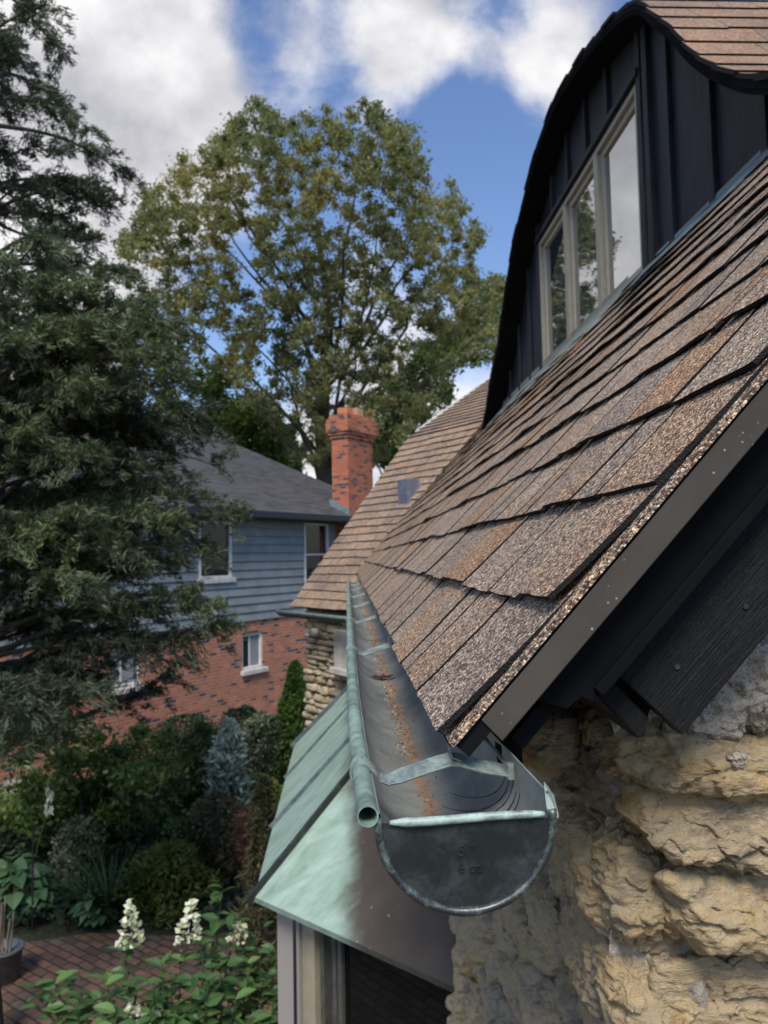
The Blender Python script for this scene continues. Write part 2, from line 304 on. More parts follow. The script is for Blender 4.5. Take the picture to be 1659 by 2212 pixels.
M['taupe2'] = mat('taupe_sash', lambda t, p, o: setp(t, p, col=RAMP(t, NOISE(t, OBJ(t), 20, 4), [(.3, (.38, .335, .25)), (.7, (.45, .40, .31))]), rough=.45))
M['bayframe'] = mat('weathered_bay_trim', lambda t, p, o: setp(t, p, col=RAMP(t, NOISE(t, MAP(t, OBJ(t), (1, 1, .3)), 5, 5), [(.2, (.30, .27, .235)), (.8, (.37, .34, .30))]), rough=.6))
M['baydark'] = mat('dark_bay_frame', lambda t, p, o: setp(t, p, col=RAMP(t, NOISE(t, OBJ(t), 30, 3), [(.3, (.06, .06, .052)), (.7, (.10, .098, .085))]), rough=.45))
def glass(name, dark, ior):
    def f(t, p, o):
        d = N(t, 'ShaderNodeBsdfDiffuse', {0: (*dark, 1)}); g = N(t, 'ShaderNodeBsdfGlossy', {0: (.93, .95, .96, 1), 1: .015})
        n = BUMP(t, NOISE(t, OBJ(t), 1.5, 2), .05, .02); t.links.new(n, g.inputs['Normal'])
        fr = N(t, 'ShaderNodeFresnel', {0: ior}); mx = N(t, 'ShaderNodeMixShader', {0: fr.outputs[0], 1: d.outputs[0], 2: g.outputs[0]}); t.links.new(mx.outputs[0], o.inputs[0])
    return mat(name, f)
M['glass'] = glass('dormer_glass', (.05, .055, .06), 7.5)
M['glass_far'] = glass('window_glass', (.02, .022, .025), 1.45)
M['glass_bay'] = glass('bay_glass', (.006, .008, .007), 1.35)
M['curtain'] = mat('curtain_cloth', lambda t, p, o: setp(t, p, col=RAMP(t, N(t, 'ShaderNodeTexWave', {0: MAP(t, OBJ(t), (3, 3, .2)), 1: 3., 2: 2.}).outputs[1], [(.2, (.13, .14, .14)), (.8, (.34, .35, .34))]), rough=.9))
M['bluesteel'] = patina('blue_steel', (.13, .15, .20), (.22, .25, .31), .0, .5, .2, 9)
M['dkmetal'] = mat('black_metal', lambda t, p, o: setp(t, p, col=RAMP(t, NOISE(t, OBJ(t), 20, 2), [(.3, (.012, .012, .014)), (.7, (.022, .022, .026))]), rough=.5))
M['lead'] = patina('grey_green_flashing', (.17, .175, .145), (.28, .34, .28), .06, .55, .2, 9)
M['bluemetal'] = patina('blue_grey_flashing', (.12, .16, .16), (.25, .32, .32), .05, .55, .2, 9)
def bark(t, p, o):
    v = MAP(t, OBJ(t), (1, 1, .25)); n = NOISE(t, v, 18, 6, .7)
    setp(t, p, col=RAMP(t, n, [(.3, (.03, .024, .018)), (.7, (.11, .09, .07))]), rough=.95, normal=BUMP(t, n, .8, .02))
M['bark'] = mat('bark', bark)
def leafmat(name, stops, trans=.35, rough=.55):
    def f(t, p, o):
        c = RAMP(t, RND(t), stops); setp(t, p, col=c, rough=rough, spec=.3)
        tr = N(t, 'ShaderNodeBsdfTranslucent', {0: MIX(t, 1., c, (1.3, 1.35, .7), 'MULTIPLY')}); mx = N(t, 'ShaderNodeMixShader', {0: trans, 1: p.outputs[0], 2: tr.outputs[0]}); t.links.new(mx.outputs[0], o.inputs[0])
    return mat(name, f)
M['l_cedar'] = leafmat('cedar_foliage', [(0, (.034, .046, .031)), (.5, (.075, .096, .060)), (.85, (.13, .165, .080)), (1, (.18, .23, .10))], .2)
M['l_maple'] = leafmat('maple_foliage', [(0, (.13, .145, .075)), (.45, (.22, .23, .12)), (.8, (.30, .285, .14)), (1, (.42, .32, .13))], .5)
M['l_dark'] = leafmat('dark_foliage', [(0, (.018, .036, .016)), (.6, (.036, .07, .025)), (1, (.08, .13, .04))], .3)
M['l_mid'] = leafmat('mid_foliage', [(0, (.04, .08, .022)), (.5, (.10, .16, .04)), (1, (.23, .28, .07))], .3)
M['l_arbor'] = leafmat('arborvitae_foliage', [(0, (.028, .058, .014)), (.6, (.06, .11, .022)), (1, (.10, .17, .035))], .2)
M['l_blue'] = leafmat('blue_foliage', [(0, (.07, .105, .095)), (.5, (.17, .235, .22)), (1, (.32, .41, .39))], .15)
M['l_yew'] = leafmat('yew_foliage', [(0, (.03, .05, .013)), (.6, (.085, .12, .022)), (1, (.17, .20, .04))], .2)
M['l_var'] = leafmat('variegated_foliage', [(0, (.06, .085, .05)), (.5, (.13, .16, .095)), (1, (.32, .34, .23))], .2)
M['l_brown'] = leafmat('brown_foliage', [(0, (.045, .048, .025)), (.5, (.105, .10, .05)), (1, (.20, .165, .09))], .2)
M['l_red'] = leafmat('rust_foliage', [(0, (.09, .035, .025)), (.5, (.20, .08, .05)), (1, (.30, .14, .08))], .2)
M['l_ivy'] = leafmat('ivy_foliage', [(0, (.010, .022, .013)), (.6, (.024, .046, .024)), (1, (.055, .085, .04))], .15)
M['l_hyd'] = leafmat('hydrangea_leaf', [(0, (.045, .095, .035)), (.6, (.075, .15, .05)), (1, (.13, .23, .07))], .25, .42)
M['l_hosta'] = leafmat('hosta_leaf', [(0, (.05, .10, .05)), (.6, (.085, .16, .07)), (1, (.14, .23, .11))], .2, .45)
M['petal'] = leafmat('petals', [(0, (.36, .42, .18)), (.4, (.60, .62, .42)), (1, (.80, .80, .70))], .2)
M['stem'] = mat('stem_green', lambda t, p, o: setp(t, p, col=RAMP(t, NOISE(t, OBJ(t), 20, 3), [(.3, (.05, .055, .025)), (.7, (.10, .09, .05))]), rough=.7))
def paver(t, p, o):
    v = MAP(t, OBJ(t), (1, 1, 1), (0, 0, radians(38)))
    n = N(t, 'ShaderNodeTexNoise', {'Vector': v, 'Scale': 3.}).outputs[1]
    v2 = N(t, 'ShaderNodeVectorMath', {0: v, 1: N(t, 'ShaderNodeVectorMath', {0: n, 3: .035}, operation='SCALE').outputs[0]}, operation='ADD').outputs[0]
    b = N(t, 'ShaderNodeTexBrick', {'Vector': v2, 'Color1': (0, 0, 0, 1), 'Color2': (1, 1, 1, 1), 'Mortar': (.5, .5, .5, 1), 'Scale': 1., 'Mortar Size': .011, 'Mortar Smooth': .4, 'Brick Width': .20, 'Row Height': .105}, offset=.5)
    g = N(t, 'ShaderNodeSeparateColor', {0: b.outputs[0]}).outputs[0]
    c = RAMP(t, g, [(0., (.10, .075, .062)), (.4, (.185, .105, .078)), (.8, (.235, .125, .088)), (1., (.165, .12, .098))])
    c = MIX(t, 1., c, RAMP(t, NOISE(t, v, 4, 6, .65), [(.3, (.65, .65, .65)), (.7, (1.15, 1.12, 1.1))]), 'MULTIPLY')
    moss = MIX(t, RAMP(t, NOISE(t, v, 2.5, 5, .6), [(.45, 0.), (.6, 1.)]), (.045, .036, .030), (.045, .07, .022))
    c = MIX(t, b.outputs['Fac'], c, moss)
    setp(t, p, col=c, rough=.85, spec=.3, normal=BUMP(t, MATH(t, 'SUBTRACT', MATH(t, 'MULTIPLY', NOISE(t, v, 25, 4), .3), b.outputs['Fac']), .8, .012))
M['paver'] = mat('brick_pavers', paver)
M['soil'] = mat('soil', lambda t, p, o: setp(t, p, col=RAMP(t, NOISE(t, OBJ(t), 1.3, 7, .7), [(.35, (.018, .022, .012)), (.55, (.035, .045, .02)), (.7, (.05, .04, .028))]), rough=.95, normal=BUMP(t, NOISE(t, OBJ(t), 20, 5), .8, .05)))
M['galv'] = mat('galvanised', lambda t, p, o: setp(t, p, col=RAMP(t, NOISE(t, OBJ(t), 15, 5), [(.3, (.09, .10, .11)), (.7, (.17, .185, .20))]), rough=.6, metal=.3))
M['cane'] = mat('dry_cane', lambda t, p, o: setp(t, p, col=RAMP(t, NOISE(t, OBJ(t), 25, 3), [(.3, (.13, .10, .075)), (.7, (.26, .21, .16))]), rough=.85))
M['deadleaf'] = mat('dead_leaf', lambda t, p, o: setp(t, p, col=RAMP(t, NOISE(t, OBJ(t), 220, 4), [(.3, (.06, .022, .012)), (.7, (.22, .085, .04))]), rough=.6))
M['clay'] = mat('clay_pot', lambda t, p, o: setp(t, p, col=RAMP(t, NOISE(t, OBJ(t), 9, 4), [(.3, (.50, .15, .06)), (.7, (.58, .21, .10))]), rough=.85))
M['clay2'] = mat('pale_clay_pot', lambda t, p, o: setp(t, p, col=RAMP(t, NOISE(t, OBJ(t), 9, 4), [(.3, (.42, .21, .13)), (.7, (.50, .28, .18))]), rough=.85))

# ================================================================ STONE HOUSE (near)
TH = radians(48.3); S = np.array([cos(TH), 0, sin(TH)]); NR = np.array([-sin(TH), 0, cos(TH)]); C0 = np.array([.0884, .68, -.1573])
YV = np.array([0., 1., 0.]); SKEW = -.05
house = thing('stone_house', 'stone cottage with brown shingle roof, copper gutter and black dormer in the foreground', 'house')
def rp(u, s, h): return C0+YV*u+S*s+NR*h        # roof coordinates: u along the eave, s up the slope, h above the deck
def rpa(u, s, h): return C0+np.multiply.outer(u, YV)+np.multiply.outer(s, S)+np.multiply.outer(h, NR)
EXPO = .142; YEND = 9.3
LAST_S = (1.35-.0884)/cos(TH)
def lift(u, i):    # courses curl and ripple; each course differently
    return .0035*np.maximum(0, fbm(np.stack([u*2.6+i*7.1, u*0+i*3.7, u*0], -1), 3)+.25)
mb = MB()
for i in range(0, 21):
    s0 = i*EXPO - (.004 if i == 0 else 0.); u = -.004+SKEW*s0; umax = YEND-C0[1]; j = 0
    while u < umax:
        wd = float(rng.uniform(.05, .19)) if rng.random() < .75 else float(rng.uniform(.16, .26))
        if j == 0: wd = .12+.1*rng.random()
        if u+C0[1] > 3.6: wd *= 1.2
        gap = .0095; u2 = min(u+wd-gap, umax); k = max(2, int((u2-u)/.022)+1) if u < 3 else 2
        ds = rng.normal()*.0032; th = .0035+.0034*rng.random(); m = 6 if u < 2 else 3
        su = np.linspace(0, 1, m); U, V = np.meshgrid(np.linspace(u, u2, k), su, indexing='ij')
        sl_ = s0+ds+V*(EXPO+.03); U = U+(SKEW*(sl_-s0) if j == 0 else 0)*(U <= u+1e-6)
        base = .0015+(1-V)**1.3*(.0078)+(th-.0035)
        H = base+1.9*lift(U, i)*(1-V)**1.6+.0006*fbm(np.stack([U*40, sl_*40, U*0+i], -1), 2)
        jag = .0016*fbm(np.stack([U*90, U*0+i*5, U*0], -1), 2); sl_ = sl_+np.where(V == 0, jag, 0)
        top = rpa(U, sl_, H); bot = rpa(U, sl_+.0005, np.maximum(H-.0052, -.001*np.ones_like(H)))
        r = float(rng.random()); mb.grid(top, r)
        # butt edge, sides
        mb.grid(np.stack([bot[:, 0], top[:, 0]], 0), -1.); mb.grid(np.stack([top[0], bot[0]], 0), -1.); mb.grid(np.stack([bot[-1], top[-1]], 0), -1.)
        u = u+wd; j += 1
# starter strip showing along the rake and eave
sv = np.linspace(-.006, 3.1, 90)
for (w0, w1, h0, h1) in ((-.0180, .03, -.0028, -.0002), (-.015, .03, .0002, .0018)):
    jg = .0012*fbm(np.stack([sv*60, sv*0, sv*0+h0*900], -1), 3)
    P = np.stack([rpa(SKEW*sv+w1, sv, sv*0+h1), rpa(SKEW*sv+w0+jg, sv, sv*0+h1), rpa(SKEW*sv+w0+jg, sv, sv*0+h0), rpa(SKEW*sv+w1, sv, sv*0+h0)], 0)
    mb.grid(P, .36)
uv_ = np.linspace(-.0175, YEND-C0[1], 60); P = np.stack([rpa(uv_, uv_*0-.008, uv_*0-.0002), rpa(uv_, uv_*0-.008, uv_*0-.0032)], 0); mb.grid(P, .1)
roof = mb.build('shingle_roof', M['shingle'], house)
mb = MB(); mb.prism([rp(-.012, -.004, -.0034), rp(YEND-C0[1], -.004, -.0034), rp(YEND-C0[1], 4.2, -.0034), rp(-.012+SKEW*4.2, 4.2, -.0034)], NR*-.016)
mb.build('roof_deck', M['soffit'], house)
# metal rake trim (drip edge) - vertical face looking at the camera
mb = MB()
tr = [rp(-.0155+SKEW*s_, s_, -.0045) for s_ in (.012, 3.2)]
yb = .68
a0 = onY(1042, 1560, yb-.014); a1 = onY(1085, 1601, yb-.014)
def rk(px, py, off=0.): # point on the skewed rake plane (y = .68 + off + SKEW*s)
    r = ray(px, py); n = YV-S*SKEW; return r*((n@(C0+YV*off))/(n@r))
q = [rp(-.0145, .035, -.0042), rp(-.0145+SKEW*3.2, 3.2, -.0042)]; q2 = [rk(1085, 1601, -.0145), rk(1085, 1601, -.0145)+(S+YV*SKEW)*3.2]
q0 = rk(1040, 1556, -.0145)
mb.prism([q0, q[1], q2[1], q2[0]], YV*.003)
mb.prism([q2[0], q2[1], q2[1]+YV*.012-NR*.004, q2[0]+YV*.012-NR*.004], NR*.0015)
mb.build('rake_trim', M['trim'], house, bevel=.0008)
# fascia, bargeboard, rafter tail (black wood)
SD = S+YV*SKEW
def strip(pts_near, off, ln, th, name, m_, bev=.0015):
    a = [rk(*p_, off) for p_ in pts_near]; mb_ = MB()
    mb_.prism([a[0], a[0]+SD*ln]+[a[-1]+SD*ln]+a[:0:-1], YV*th); return mb_.build(name, m_, house, bevel=bev)
strip([(1060, 1530), (1156, 1513), (1226, 1533), (1255, 1507), (1281, 1518), (1322, 1466)], .020, 1.6, .03, 'fascia_board', M['black'])
strip([(1285, 1487), (1303, 1505), (1328, 1478)], .014, 1.6, .006, 'fascia_moulding', M['black'], .001)
strip([(1331, 1455), (1475, 1589)], .05, 1.6, .022, 'bargeboard', M['board'])
strip([(1280, 1440), (1395, 1560), (1420, 1500)], .078, 1.6, .012, 'fascia_backing', M['soffit'])
mb = MB(); mb.prism([rk(1290, 1505, .062), rk(1322, 1466, .062), rk(1405, 1553, .062), rk(1398, 1590, .062), rk(1377, 1598, .062)], (0.01, .25, .0)); mb.build('rafter_tail', M['board'], house, bevel=.003)
for p_ in ((1462, 1440), (1610, 1310)):
    mb = MB(); c_ = rk(*p_, .0495); a_ = np.linspace(0, 2*pi, 12, endpoint=False); mb.prism([c_+.0026*(cos(x)*S+sin(x)*NR) for x in a_], YV*-.0012)
    mb.build('nail_head', M['cap'], house)
# soffit under the eave and eave fascia
mb = MB(); mb.prism([rp(.03, .03, -.05), rp(8.6, .03, -.05), rp(8.6, .42, -.05), rp(.03, .42, -.05)], NR*-.015)
mb.box((.150, 4.95, -.150), .010, 4.22, .055)
mb.build('eave_soffit', M['soffit'], house)
# ---------------------------------------------------------------- gutter
gt = house
ty = np.array([.57, .60, .70, .85, 1.06, 1.6, 2.4, 3.26, 5, 6.9, 7.6]); tx = np.array([.0103, .0094, .0067, .0040, .0017, -.0006, -.0034, -.0058, -.0098, -.0128, -.014])
GY = np.unique(np.concatenate([np.linspace(.577, 1.2, 26), np.linspace(1.2, 7.55, 60)])); GX = np.interp(GY, ty, tx)+.0720; GZ = -.1945; R_ = .0640
prof = [(R_*cos(a), R_*sin(a)) for a in np.linspace(pi, 2*pi, 40)]
prof[0] = (-R_, .006); back = [(R_, .012), (R_-.001, .018)]
full = prof+back; full += [(x*(R_-.0016)/R_ if i < 42 else x-.0015, z) for i, (x, z) in enumerate(full)][::-1]
full = [(x, z if abs(z) < .03 or i < 42 else z*(R_-.0016)/R_) for i, (x, z) in enumerate(full)]
P = np.array([[(gx+x, y, GZ+z) for (x, z) in full] for gx, y in zip(GX, GY)])
mb = MB(); mb.grid(P, 0., closed=True)
gutter = mb.build('gutter', M['trough'], house, smooth=True)
e_ = gutter.modifiers.new('e', 'EDGE_SPLIT'); e_.split_angle = radians(50)
# front bead: hollow rolled tube
tubeY = np.unique(np.concatenate([[.566], GY])); tX = np.interp(tubeY, ty, tx); zt = -.1865; rb = .0078
wob = .0004*fbm(np.stack([tubeY*9, tubeY*0, tubeY*0], -1), 2)
an = np.linspace(0, 2*pi, 22, endpoint=False)
outer = np.array([[(x+(rb+w_)*cos(a), y, zt+w_+(rb+w_)*sin(a)) for a in an] for x, y, w_ in zip(tX, tubeY, wob)])
inner = np.array([[(x+(rb-.0011)*cos(a), y, zt+w_+(rb-.0011)*sin(a)) for a in an] for x, y, w_ in zip(tX, tubeY, wob)])
mb = MB(); mb.grid(outer, 0, True); mb.grid(inner[:8], 0, True); mb.grid(np.array([inner[0], outer[0]]), 0, True)
bead = mb.build('rolled_bead', M['bead'], gutter, smooth=True)
e_ = bead.modifiers.new('e', 'EDGE_SPLIT'); e_.split_angle = radians(40)
# end cap
yc = .572; gx0 = float(np.interp(yc, ty, tx))+.0720; zc = -.1945
mb = MB(); K = 48; rr = np.linspace(0, 1, 9); aa = np.linspace(pi, 2*pi, K)
Rr = .0625
P = np.array([[(gx0+Rr*r_*cos(a), yc+.0022-.0012*(r_**6)*1.2-.0006*(1-r_)*2+.0004*sin(9*a+r_*3)*r_*(1-r_), zc+Rr*r_*sin(a)) for a in aa] for r_ in rr]); mb.grid(P, 0)
P2 = P.copy(); P2[..., 1] += .0014; mb.grid(P2[:, ::-1], 0)
cap = mb.build('end_cap', M['cap'], gutter, smooth=True)
mb = MB(); a2 = np.linspace(pi-.06, 2*pi+.10, 60); mb.tube([(gx0+(R_+.0004)*cos(a), yc+.0008, zc+(R_+.0004)*sin(a)) for a in a2], .0033+.0003*np.sin(a2*11), 12)
mb.build('cap_rim', M['bead_dark'], gutter, smooth=True)
mb = MB(); x_ = np.linspace(-R_+.008, R_-.006, 30)
mb.tube([(gx0+x, yc-.0004, zc+.0008+.0032*((x+R_)/(2*R_))+.0009*sin(x*60)*.5) for x in x_], np.interp(np.arange(30), [0, 3, 26, 29], [.0016, .0034, .0030, .0018]), 12)
mb.build('cap_lip', M['lip'], gutter, smooth=True)
mb = MB(); mb.prism([(gx0+R_-.0015, yc-.002, zc-.004), (gx0+R_+.004, yc-.001, zc+.001), (gx0+R_+.003, yc+.008, zc+.014), (gx0+R_-.0035, yc+.010, zc+.024), (gx0+R_-.004, yc+.002, zc+.008)], (.0013, .001, 0))
mb.build('folded_tab', M['strap'], gutter, bevel=.0005)
def text(s_, px, py, size):
    cu = bpy.data.curves.new('t', 'FONT'); cu.body = s_; cu.size = size; cu.extrude = .00035; cu.bevel_depth = .00018; cu.offset = -.0001
    o_ = bpy.data.objects.new('t', cu); COL.objects.link(o_); dg = bpy.context.evaluated_depsgraph_get(); me = bpy.data.meshes.new_from_object(o_.evaluated_get(dg))
    bpy.data.objects.remove(o_); n_ = bpy.data.objects.new('embossed_mark', me); COL.objects.link(n_); n_.parent = gutter
    me.materials.clear(); me.materials.append(M['cap']); c_ = onY(px, py, yc+.0010); n_.location = tuple(c_); n_.rotation_euler = (pi/2, 0, 0); return n_
text('5 "', 989, 1850, .0115); text('6 oz', 989, 1886, .0105)
# dried run marks curving down the back of the trough near the end
for (y0_, y1_, a0_, a1_, w_) in ((.70, .80, -6, -78, .0007), (.685, .765, -4, -74, .0010), (.672, .735, -8, -70, .0012), (.715, .83, -6, -66, .0006), (.66, .705, -6, -64, .0010)):
    m2 = MB(); g = gx0; pth = []
    for t_ in np.linspace(0, 1, 22):
        an_ = radians(a0_+(a1_-a0_)*t_); y_ = y0_+(y1_-y0_)*t_**1.8; rr_ = R_-.0017; gx_ = float(np.interp(y_, ty, tx))+.0720; pth.append((gx_+rr_*cos(an_), y_, zc+rr_*sin(an_)))
    m2.tube(pth, w_*np.sin(np.linspace(.25, pi-.1, 22))*.55+.0002, 5); m2.build('run_mark', M['seam_dark'], gutter, smooth=True)
# hangers
def hanger(Y):
    mb_ = MB(); t0x = float(np.interp(Y, ty, tx)); dx = t0x-.0067; c_ = (t0x, zt)
    pth = [(c_[0]+(rb+.0011)*cos(a), Y, c_[1]+(rb+.0011)*sin(a)) for a in np.linspace(1.35*pi, .28*pi, 14)]
    g = t0x+.0720
    pts = [(t0x+.012, zt+.0005), (t0x+.016, zt-.006), (t0x+.024, zt-.0085), (t0x+.034, zt-.0055), (t0x+.060, zt+.0025), (t0x+.078, zt+.0075), (t0x+.086, zt+.0070), (t0x+.105, zt+.001), (g+R_-.008, zt-.004), (g+R_-.001, zt-.004)]
    pth += [(x, Y-.001*i_*0, z) for i_, (x, z) in enumerate(pts)]
    mb_.strap(pth, [.009]*14+[.009, .010, .013, .017, .017, .017, .016, .016, .015, .015], .0020, (0, .88, .48))
    # hook that goes up under the shingles
    mb_.strap([(t0x+.088, Y, zt+.0065), (t0x+.080, Y, zt+.010), (t0x+.0775, Y, zt+.018), (t0x+.079, Y, zt+.028), (t0x+.086, Y, zt+.034), (t0x+.11, Y, zt+.064)], .0095, .0016, (0, 1, 0))
    mb_.tube([(g+R_-.004, Y-.002, zt-.003), (g+R_-.018, Y+.05, zt+.014), (g+R_-.028, Y+.09, zt+.030)], .0021, 6)
    mb_.tube([(g+R_-.004, Y-.004, zt-.010), (g+R_-.004, Y-.004, zt+.004)], .0042, 10)
    return mb_.build('hanger_strap', M['strap'], gutter, bevel=.0003)
for Y in (.685, 1.57, 2.32, 3.05, 3.8, 4.6, 5.4, 6.2): hanger(Y)
# debris lying in the gutter
mb = MB(); nn = 900
for i in range(nn):
    Y = 1.0+2.6*rng.random()**1.1 if i < 760 else .6+.7*rng.random(); g = float(np.interp(Y, ty, tx))+.0720
    dx = rng.normal()*(.0068 if i < 760 else .014); s_ = (.0009+.0008*rng.random())*(1.0 if i < 760 else .6)
    z = zc-math.sqrt(max(0, (R_-.0016)**2-dx*dx))+s_*.5+(.0022*math.exp(-(dx/.006)**2)*rng.random() if i < 760 else 0)
    A = unit(rng.normal(size=(3, 3))); mb.box((g+dx-.003, Y, z), s_*.6, s_*.8, s_*.5, A, rng.random())
mb.build('shingle_granules', M['shingle'], kind='stuff', label='washed-off shingle grit lying along the bottom of the copper gutter')
Yl = 1.62; gl = float(np.interp(Yl, ty, tx))+.0720; uu, vv = np.meshgrid(np.linspace(-1, 1, 15), np.linspace(-1, 1, 9), indexing='ij')
wd_ = (1-np.abs(uu)**2.2)*(.75+.25*np.cos(uu*9)); P = np.stack([gl-.006+uu*.024, Yl+vv*wd_*.016+.004*uu, zc-R_+.006+.006*np.abs(vv)**1.5*wd_+.005*uu**2+.001*np.sin(uu*8)], -1)
mb = MB(); mb.grid(P, 0); lf = mb.build('dead_leaf', M['deadleaf'], smooth=True, label='small curled brown dead leaf lying in the copper gutter', category='leaf')
lf.modifiers.new('s', 'SOLIDIFY').thickness = .0006
# ---------------------------------------------------------------- dormer
XD = 1.35; XH = 1.20
arch = [(6.62, .78), (6.23, 1.09), (5.95, 1.30), (5.587, 1.51), (5.25, 1.837), (4.955, 2.06), (4.742, 2.16), (4.533, 2.25), (4.295, 2.34), (3.995, 2.385), (3.76, 2.378), (3.371, 2.306), (3.156, 2.245), (2.97, 2.185), (2.78, 2.10), (2.69, 2.03), (2.609, 1.93), (2.454, 1.765), (2.334, 1.607), (2.226, 1.49), (2.111, 1.385), (1.99, 1.284), (1.85, 1.20), (1.66, 1.09), (1.45, .98)]
ar = np.array(arch)*(XH/1.12)
# resample
dd = np.concatenate([[0], np.cumsum(np.hypot(*np.diff(ar, axis=0).T))])
def arc(s_): return np.interp(s_, dd, ar[:, 0]), np.interp(s_, dd, ar[:, 1])
ns = 120; ss = np.linspace(0, dd[-1], ns); ay, az = arc(ss); ay = np.convolve(np.pad(ay, 1, 'edge'), np.ones(3)/3, 'valid'); az = np.convolve(np.pad(az, 1, 'edge'), np.ones(3)/3, 'valid')+.012
tg = unit(np.stack([np.gradient(ay), np.gradient(az)], -1)); nrm = np.stack([tg[:, 1], -tg[:, 0]], -1)   # outward (up)
if nrm[ns//2, 1] < 0: nrm = -nrm
def hoodpt(i, X, h): return (X, ay[i]+nrm[i, 0]*h, az[i]+nrm[i, 1]*h)
mb = MB()    # shingle bands run into the house (along X), stepping down both sides from the crown
top_i = int(np.argmax(az)); XE = 3.6
def band(i0, i1, x0, x1, r, hh0=.011, hh1=.003):   # i0 is the downslope end
    ii = np.linspace(i0, i1, 4); P = []
    for q_, t_ in zip(ii, np.linspace(0, 1, 4)):
        y_ = np.interp(q_, np.arange(ns), ay); z_ = np.interp(q_, np.arange(ns), az); n_ = np.array([np.interp(q_, np.arange(ns), nrm[:, 0]), np.interp(q_, np.arange(ns), nrm[:, 1])]); h = hh0+(hh1-hh0)*t_
        P.append([(x0, y_+n_[0]*h, z_+n_[1]*h), (x1, y_+n_[0]*h, z_+n_[1]*h)])
    P = np.array(P); mb.grid(P, r)
    lo = P[:1].copy(); b_ = P[0]-np.array([0, *(np.array([np.interp(i0, np.arange(ns), nrm[:, 0]), np.interp(i0, np.arange(ns), nrm[:, 1])])*.009)]); mb.grid(np.array([b_, P[0]]), -1.)
    e0 = np.array([p_[0] for p_ in P]); e1 = e0-np.array([0, *(nrm[int(i0)]*.014)]); mb.grid(np.stack([e1, e0]), -1.)
step = .150/(dd[-1]/(ns-1))
for sgn in (1, -1):
    q_ = 0. if sgn > 0 else ns-1.
    while (q_ < top_i) if sgn > 0 else (q_ > top_i):
        x = XH-.012+.014*rng.random()
        first = True
        while x < XE:
            wd = rng.uniform(.14, .34); band(q_+rng.normal()*.12, q_+sgn*step*1.15, x, min(x+wd-.003, XE), float(rng.random())); x += wd
        q_ += sgn*step
hood = mb.build('dormer_roof', M['shingle_hood'], house)
# underside + verge board of the hood
mb = MB(); P = np.array([[hoodpt(i, XH, -.002), hoodpt(i, XE, -.002), hoodpt(i, XE, -.03), hoodpt(i, XH, -.03)] for i in range(ns)]); mb.grid(P, 0, closed=True)
mb.build('dormer_roof_lining', M['soffit'], hood)
mb = MB(); P = np.array([[hoodpt(i, XH+.004, -.008), hoodpt(i, XH+.028, -.008), hoodpt(i, XH+.028, -.045), hoodpt(i, XH+.004, -.045)] for i in range(ns)]); mb.grid(P, 0, closed=True)
mb.build('verge_board', M['soffit'], hood)
mb = MB(); P = np.array([[hoodpt(i, XH+.028, -.034), hoodpt(i, XD, -.034), hoodpt(i, XD, -.042), hoodpt(i, XH+.028, -.042)] for i in range(ns)]); mb.grid(P, 0, closed=True)
mb.build('hood_soffit', M['soffit'], hood)
zr = lambda X: C0[2]+(X-C0[0])*math.tan(TH)
ZB = zr(XD)-.06
inn = [hoodpt(i, XD, -.03) for i in range(ns)]; inn = [p_ for p_ in inn if p_[2] > ZB]
# wall cut around the window opening, built of vertical boards
WY = [(3.315, 3.86), (3.905, 4.435), (4.48, 5.07)]; W0, W1 = 3.30, 5.10; WZ0, WZ1 = 1.255, 2.125
def topz(y): yy = np.array([p_[1] for p_ in inn]); zz = np.array([p_[2] for p_ in inn]); o_ = np.argsort(yy); return float(np.interp(y, yy[o_], zz[o_]))
mb = MB(); bx = list(np.arange(1.60, 6.5, .35)); ymin = min(p_[1] for p_ in inn); ymax = max(p_[1] for p_ in inn)
edges = sorted(set([round(b, 3) for b in np.arange(ymin+.01, ymax, .05)]+[W0, W1]))
for a_, b_ in zip(edges[:-1], edges[1:]):
    m_ = (a_+b_)/2; za, zb_ = topz(a_), topz(b_); z0 = WZ1 if W0 <= m_ <= W1 else ZB
    if min(za, zb_) > z0+.005: mb.prism([(XD, a_, z0), (XD, b_, z0), (XD, b_, zb_), (XD, a_, za)], (.04, 0, 0))
mb.prism([(XD, W0, ZB), (XD, W1, ZB), (XD, W1, WZ0-.02), (XD, W0, WZ0-.02)], (.04, 0, 0))
dwall = mb.build('dormer_wall', M['dormer'], house)
for b in bx:
    inw = W0-.03 < b < W1+.03; z0 = WZ1+.045 if inw else ZB; zt_ = topz(b)
    if abs(b-W0) < .06 or abs(b-W1) < .06: continue
    if zt_-z0 < .06: continue
    m2 = MB(); m2.box((XD-.011, b, (z0+zt_)/2), .0105, .021, (zt_-z0)/2); m2.build('batten', M['dormer'], dwall, bevel=.003)
m2 = MB(); m2.box((XD-.016, (W0+W1)/2, WZ1+.025), .022, (W1-W0)/2+.04, .016); m2.build('head_casing', M['dormer'], dwall, bevel=.003)
for y_ in (W0-.03, W1+.03, W0-.105): m2 = MB(); m2.box((XD-.012, y_, (ZB+topz(y_))/2), .014, .026, (topz(y_)-ZB)/2); m2.build('corner_casing', M['dormer'], dwall, bevel=.003)
def ring(mb_, y0, y1, z0, z1, wd, x0, x1):
    for (a_, b_, c_, d_) in ((y0, y1, z1-wd, z1), (y0, y1, z0, z0+wd), (y0, y0+wd, z0+wd, z1-wd), (y1-wd, y1, z0+wd, z1-wd)): mb_.box(((x0+x1)/2, (a_+b_)/2, (c_+d_)/2), (x1-x0)/2, (b_-a_)/2, (d_-c_)/2)
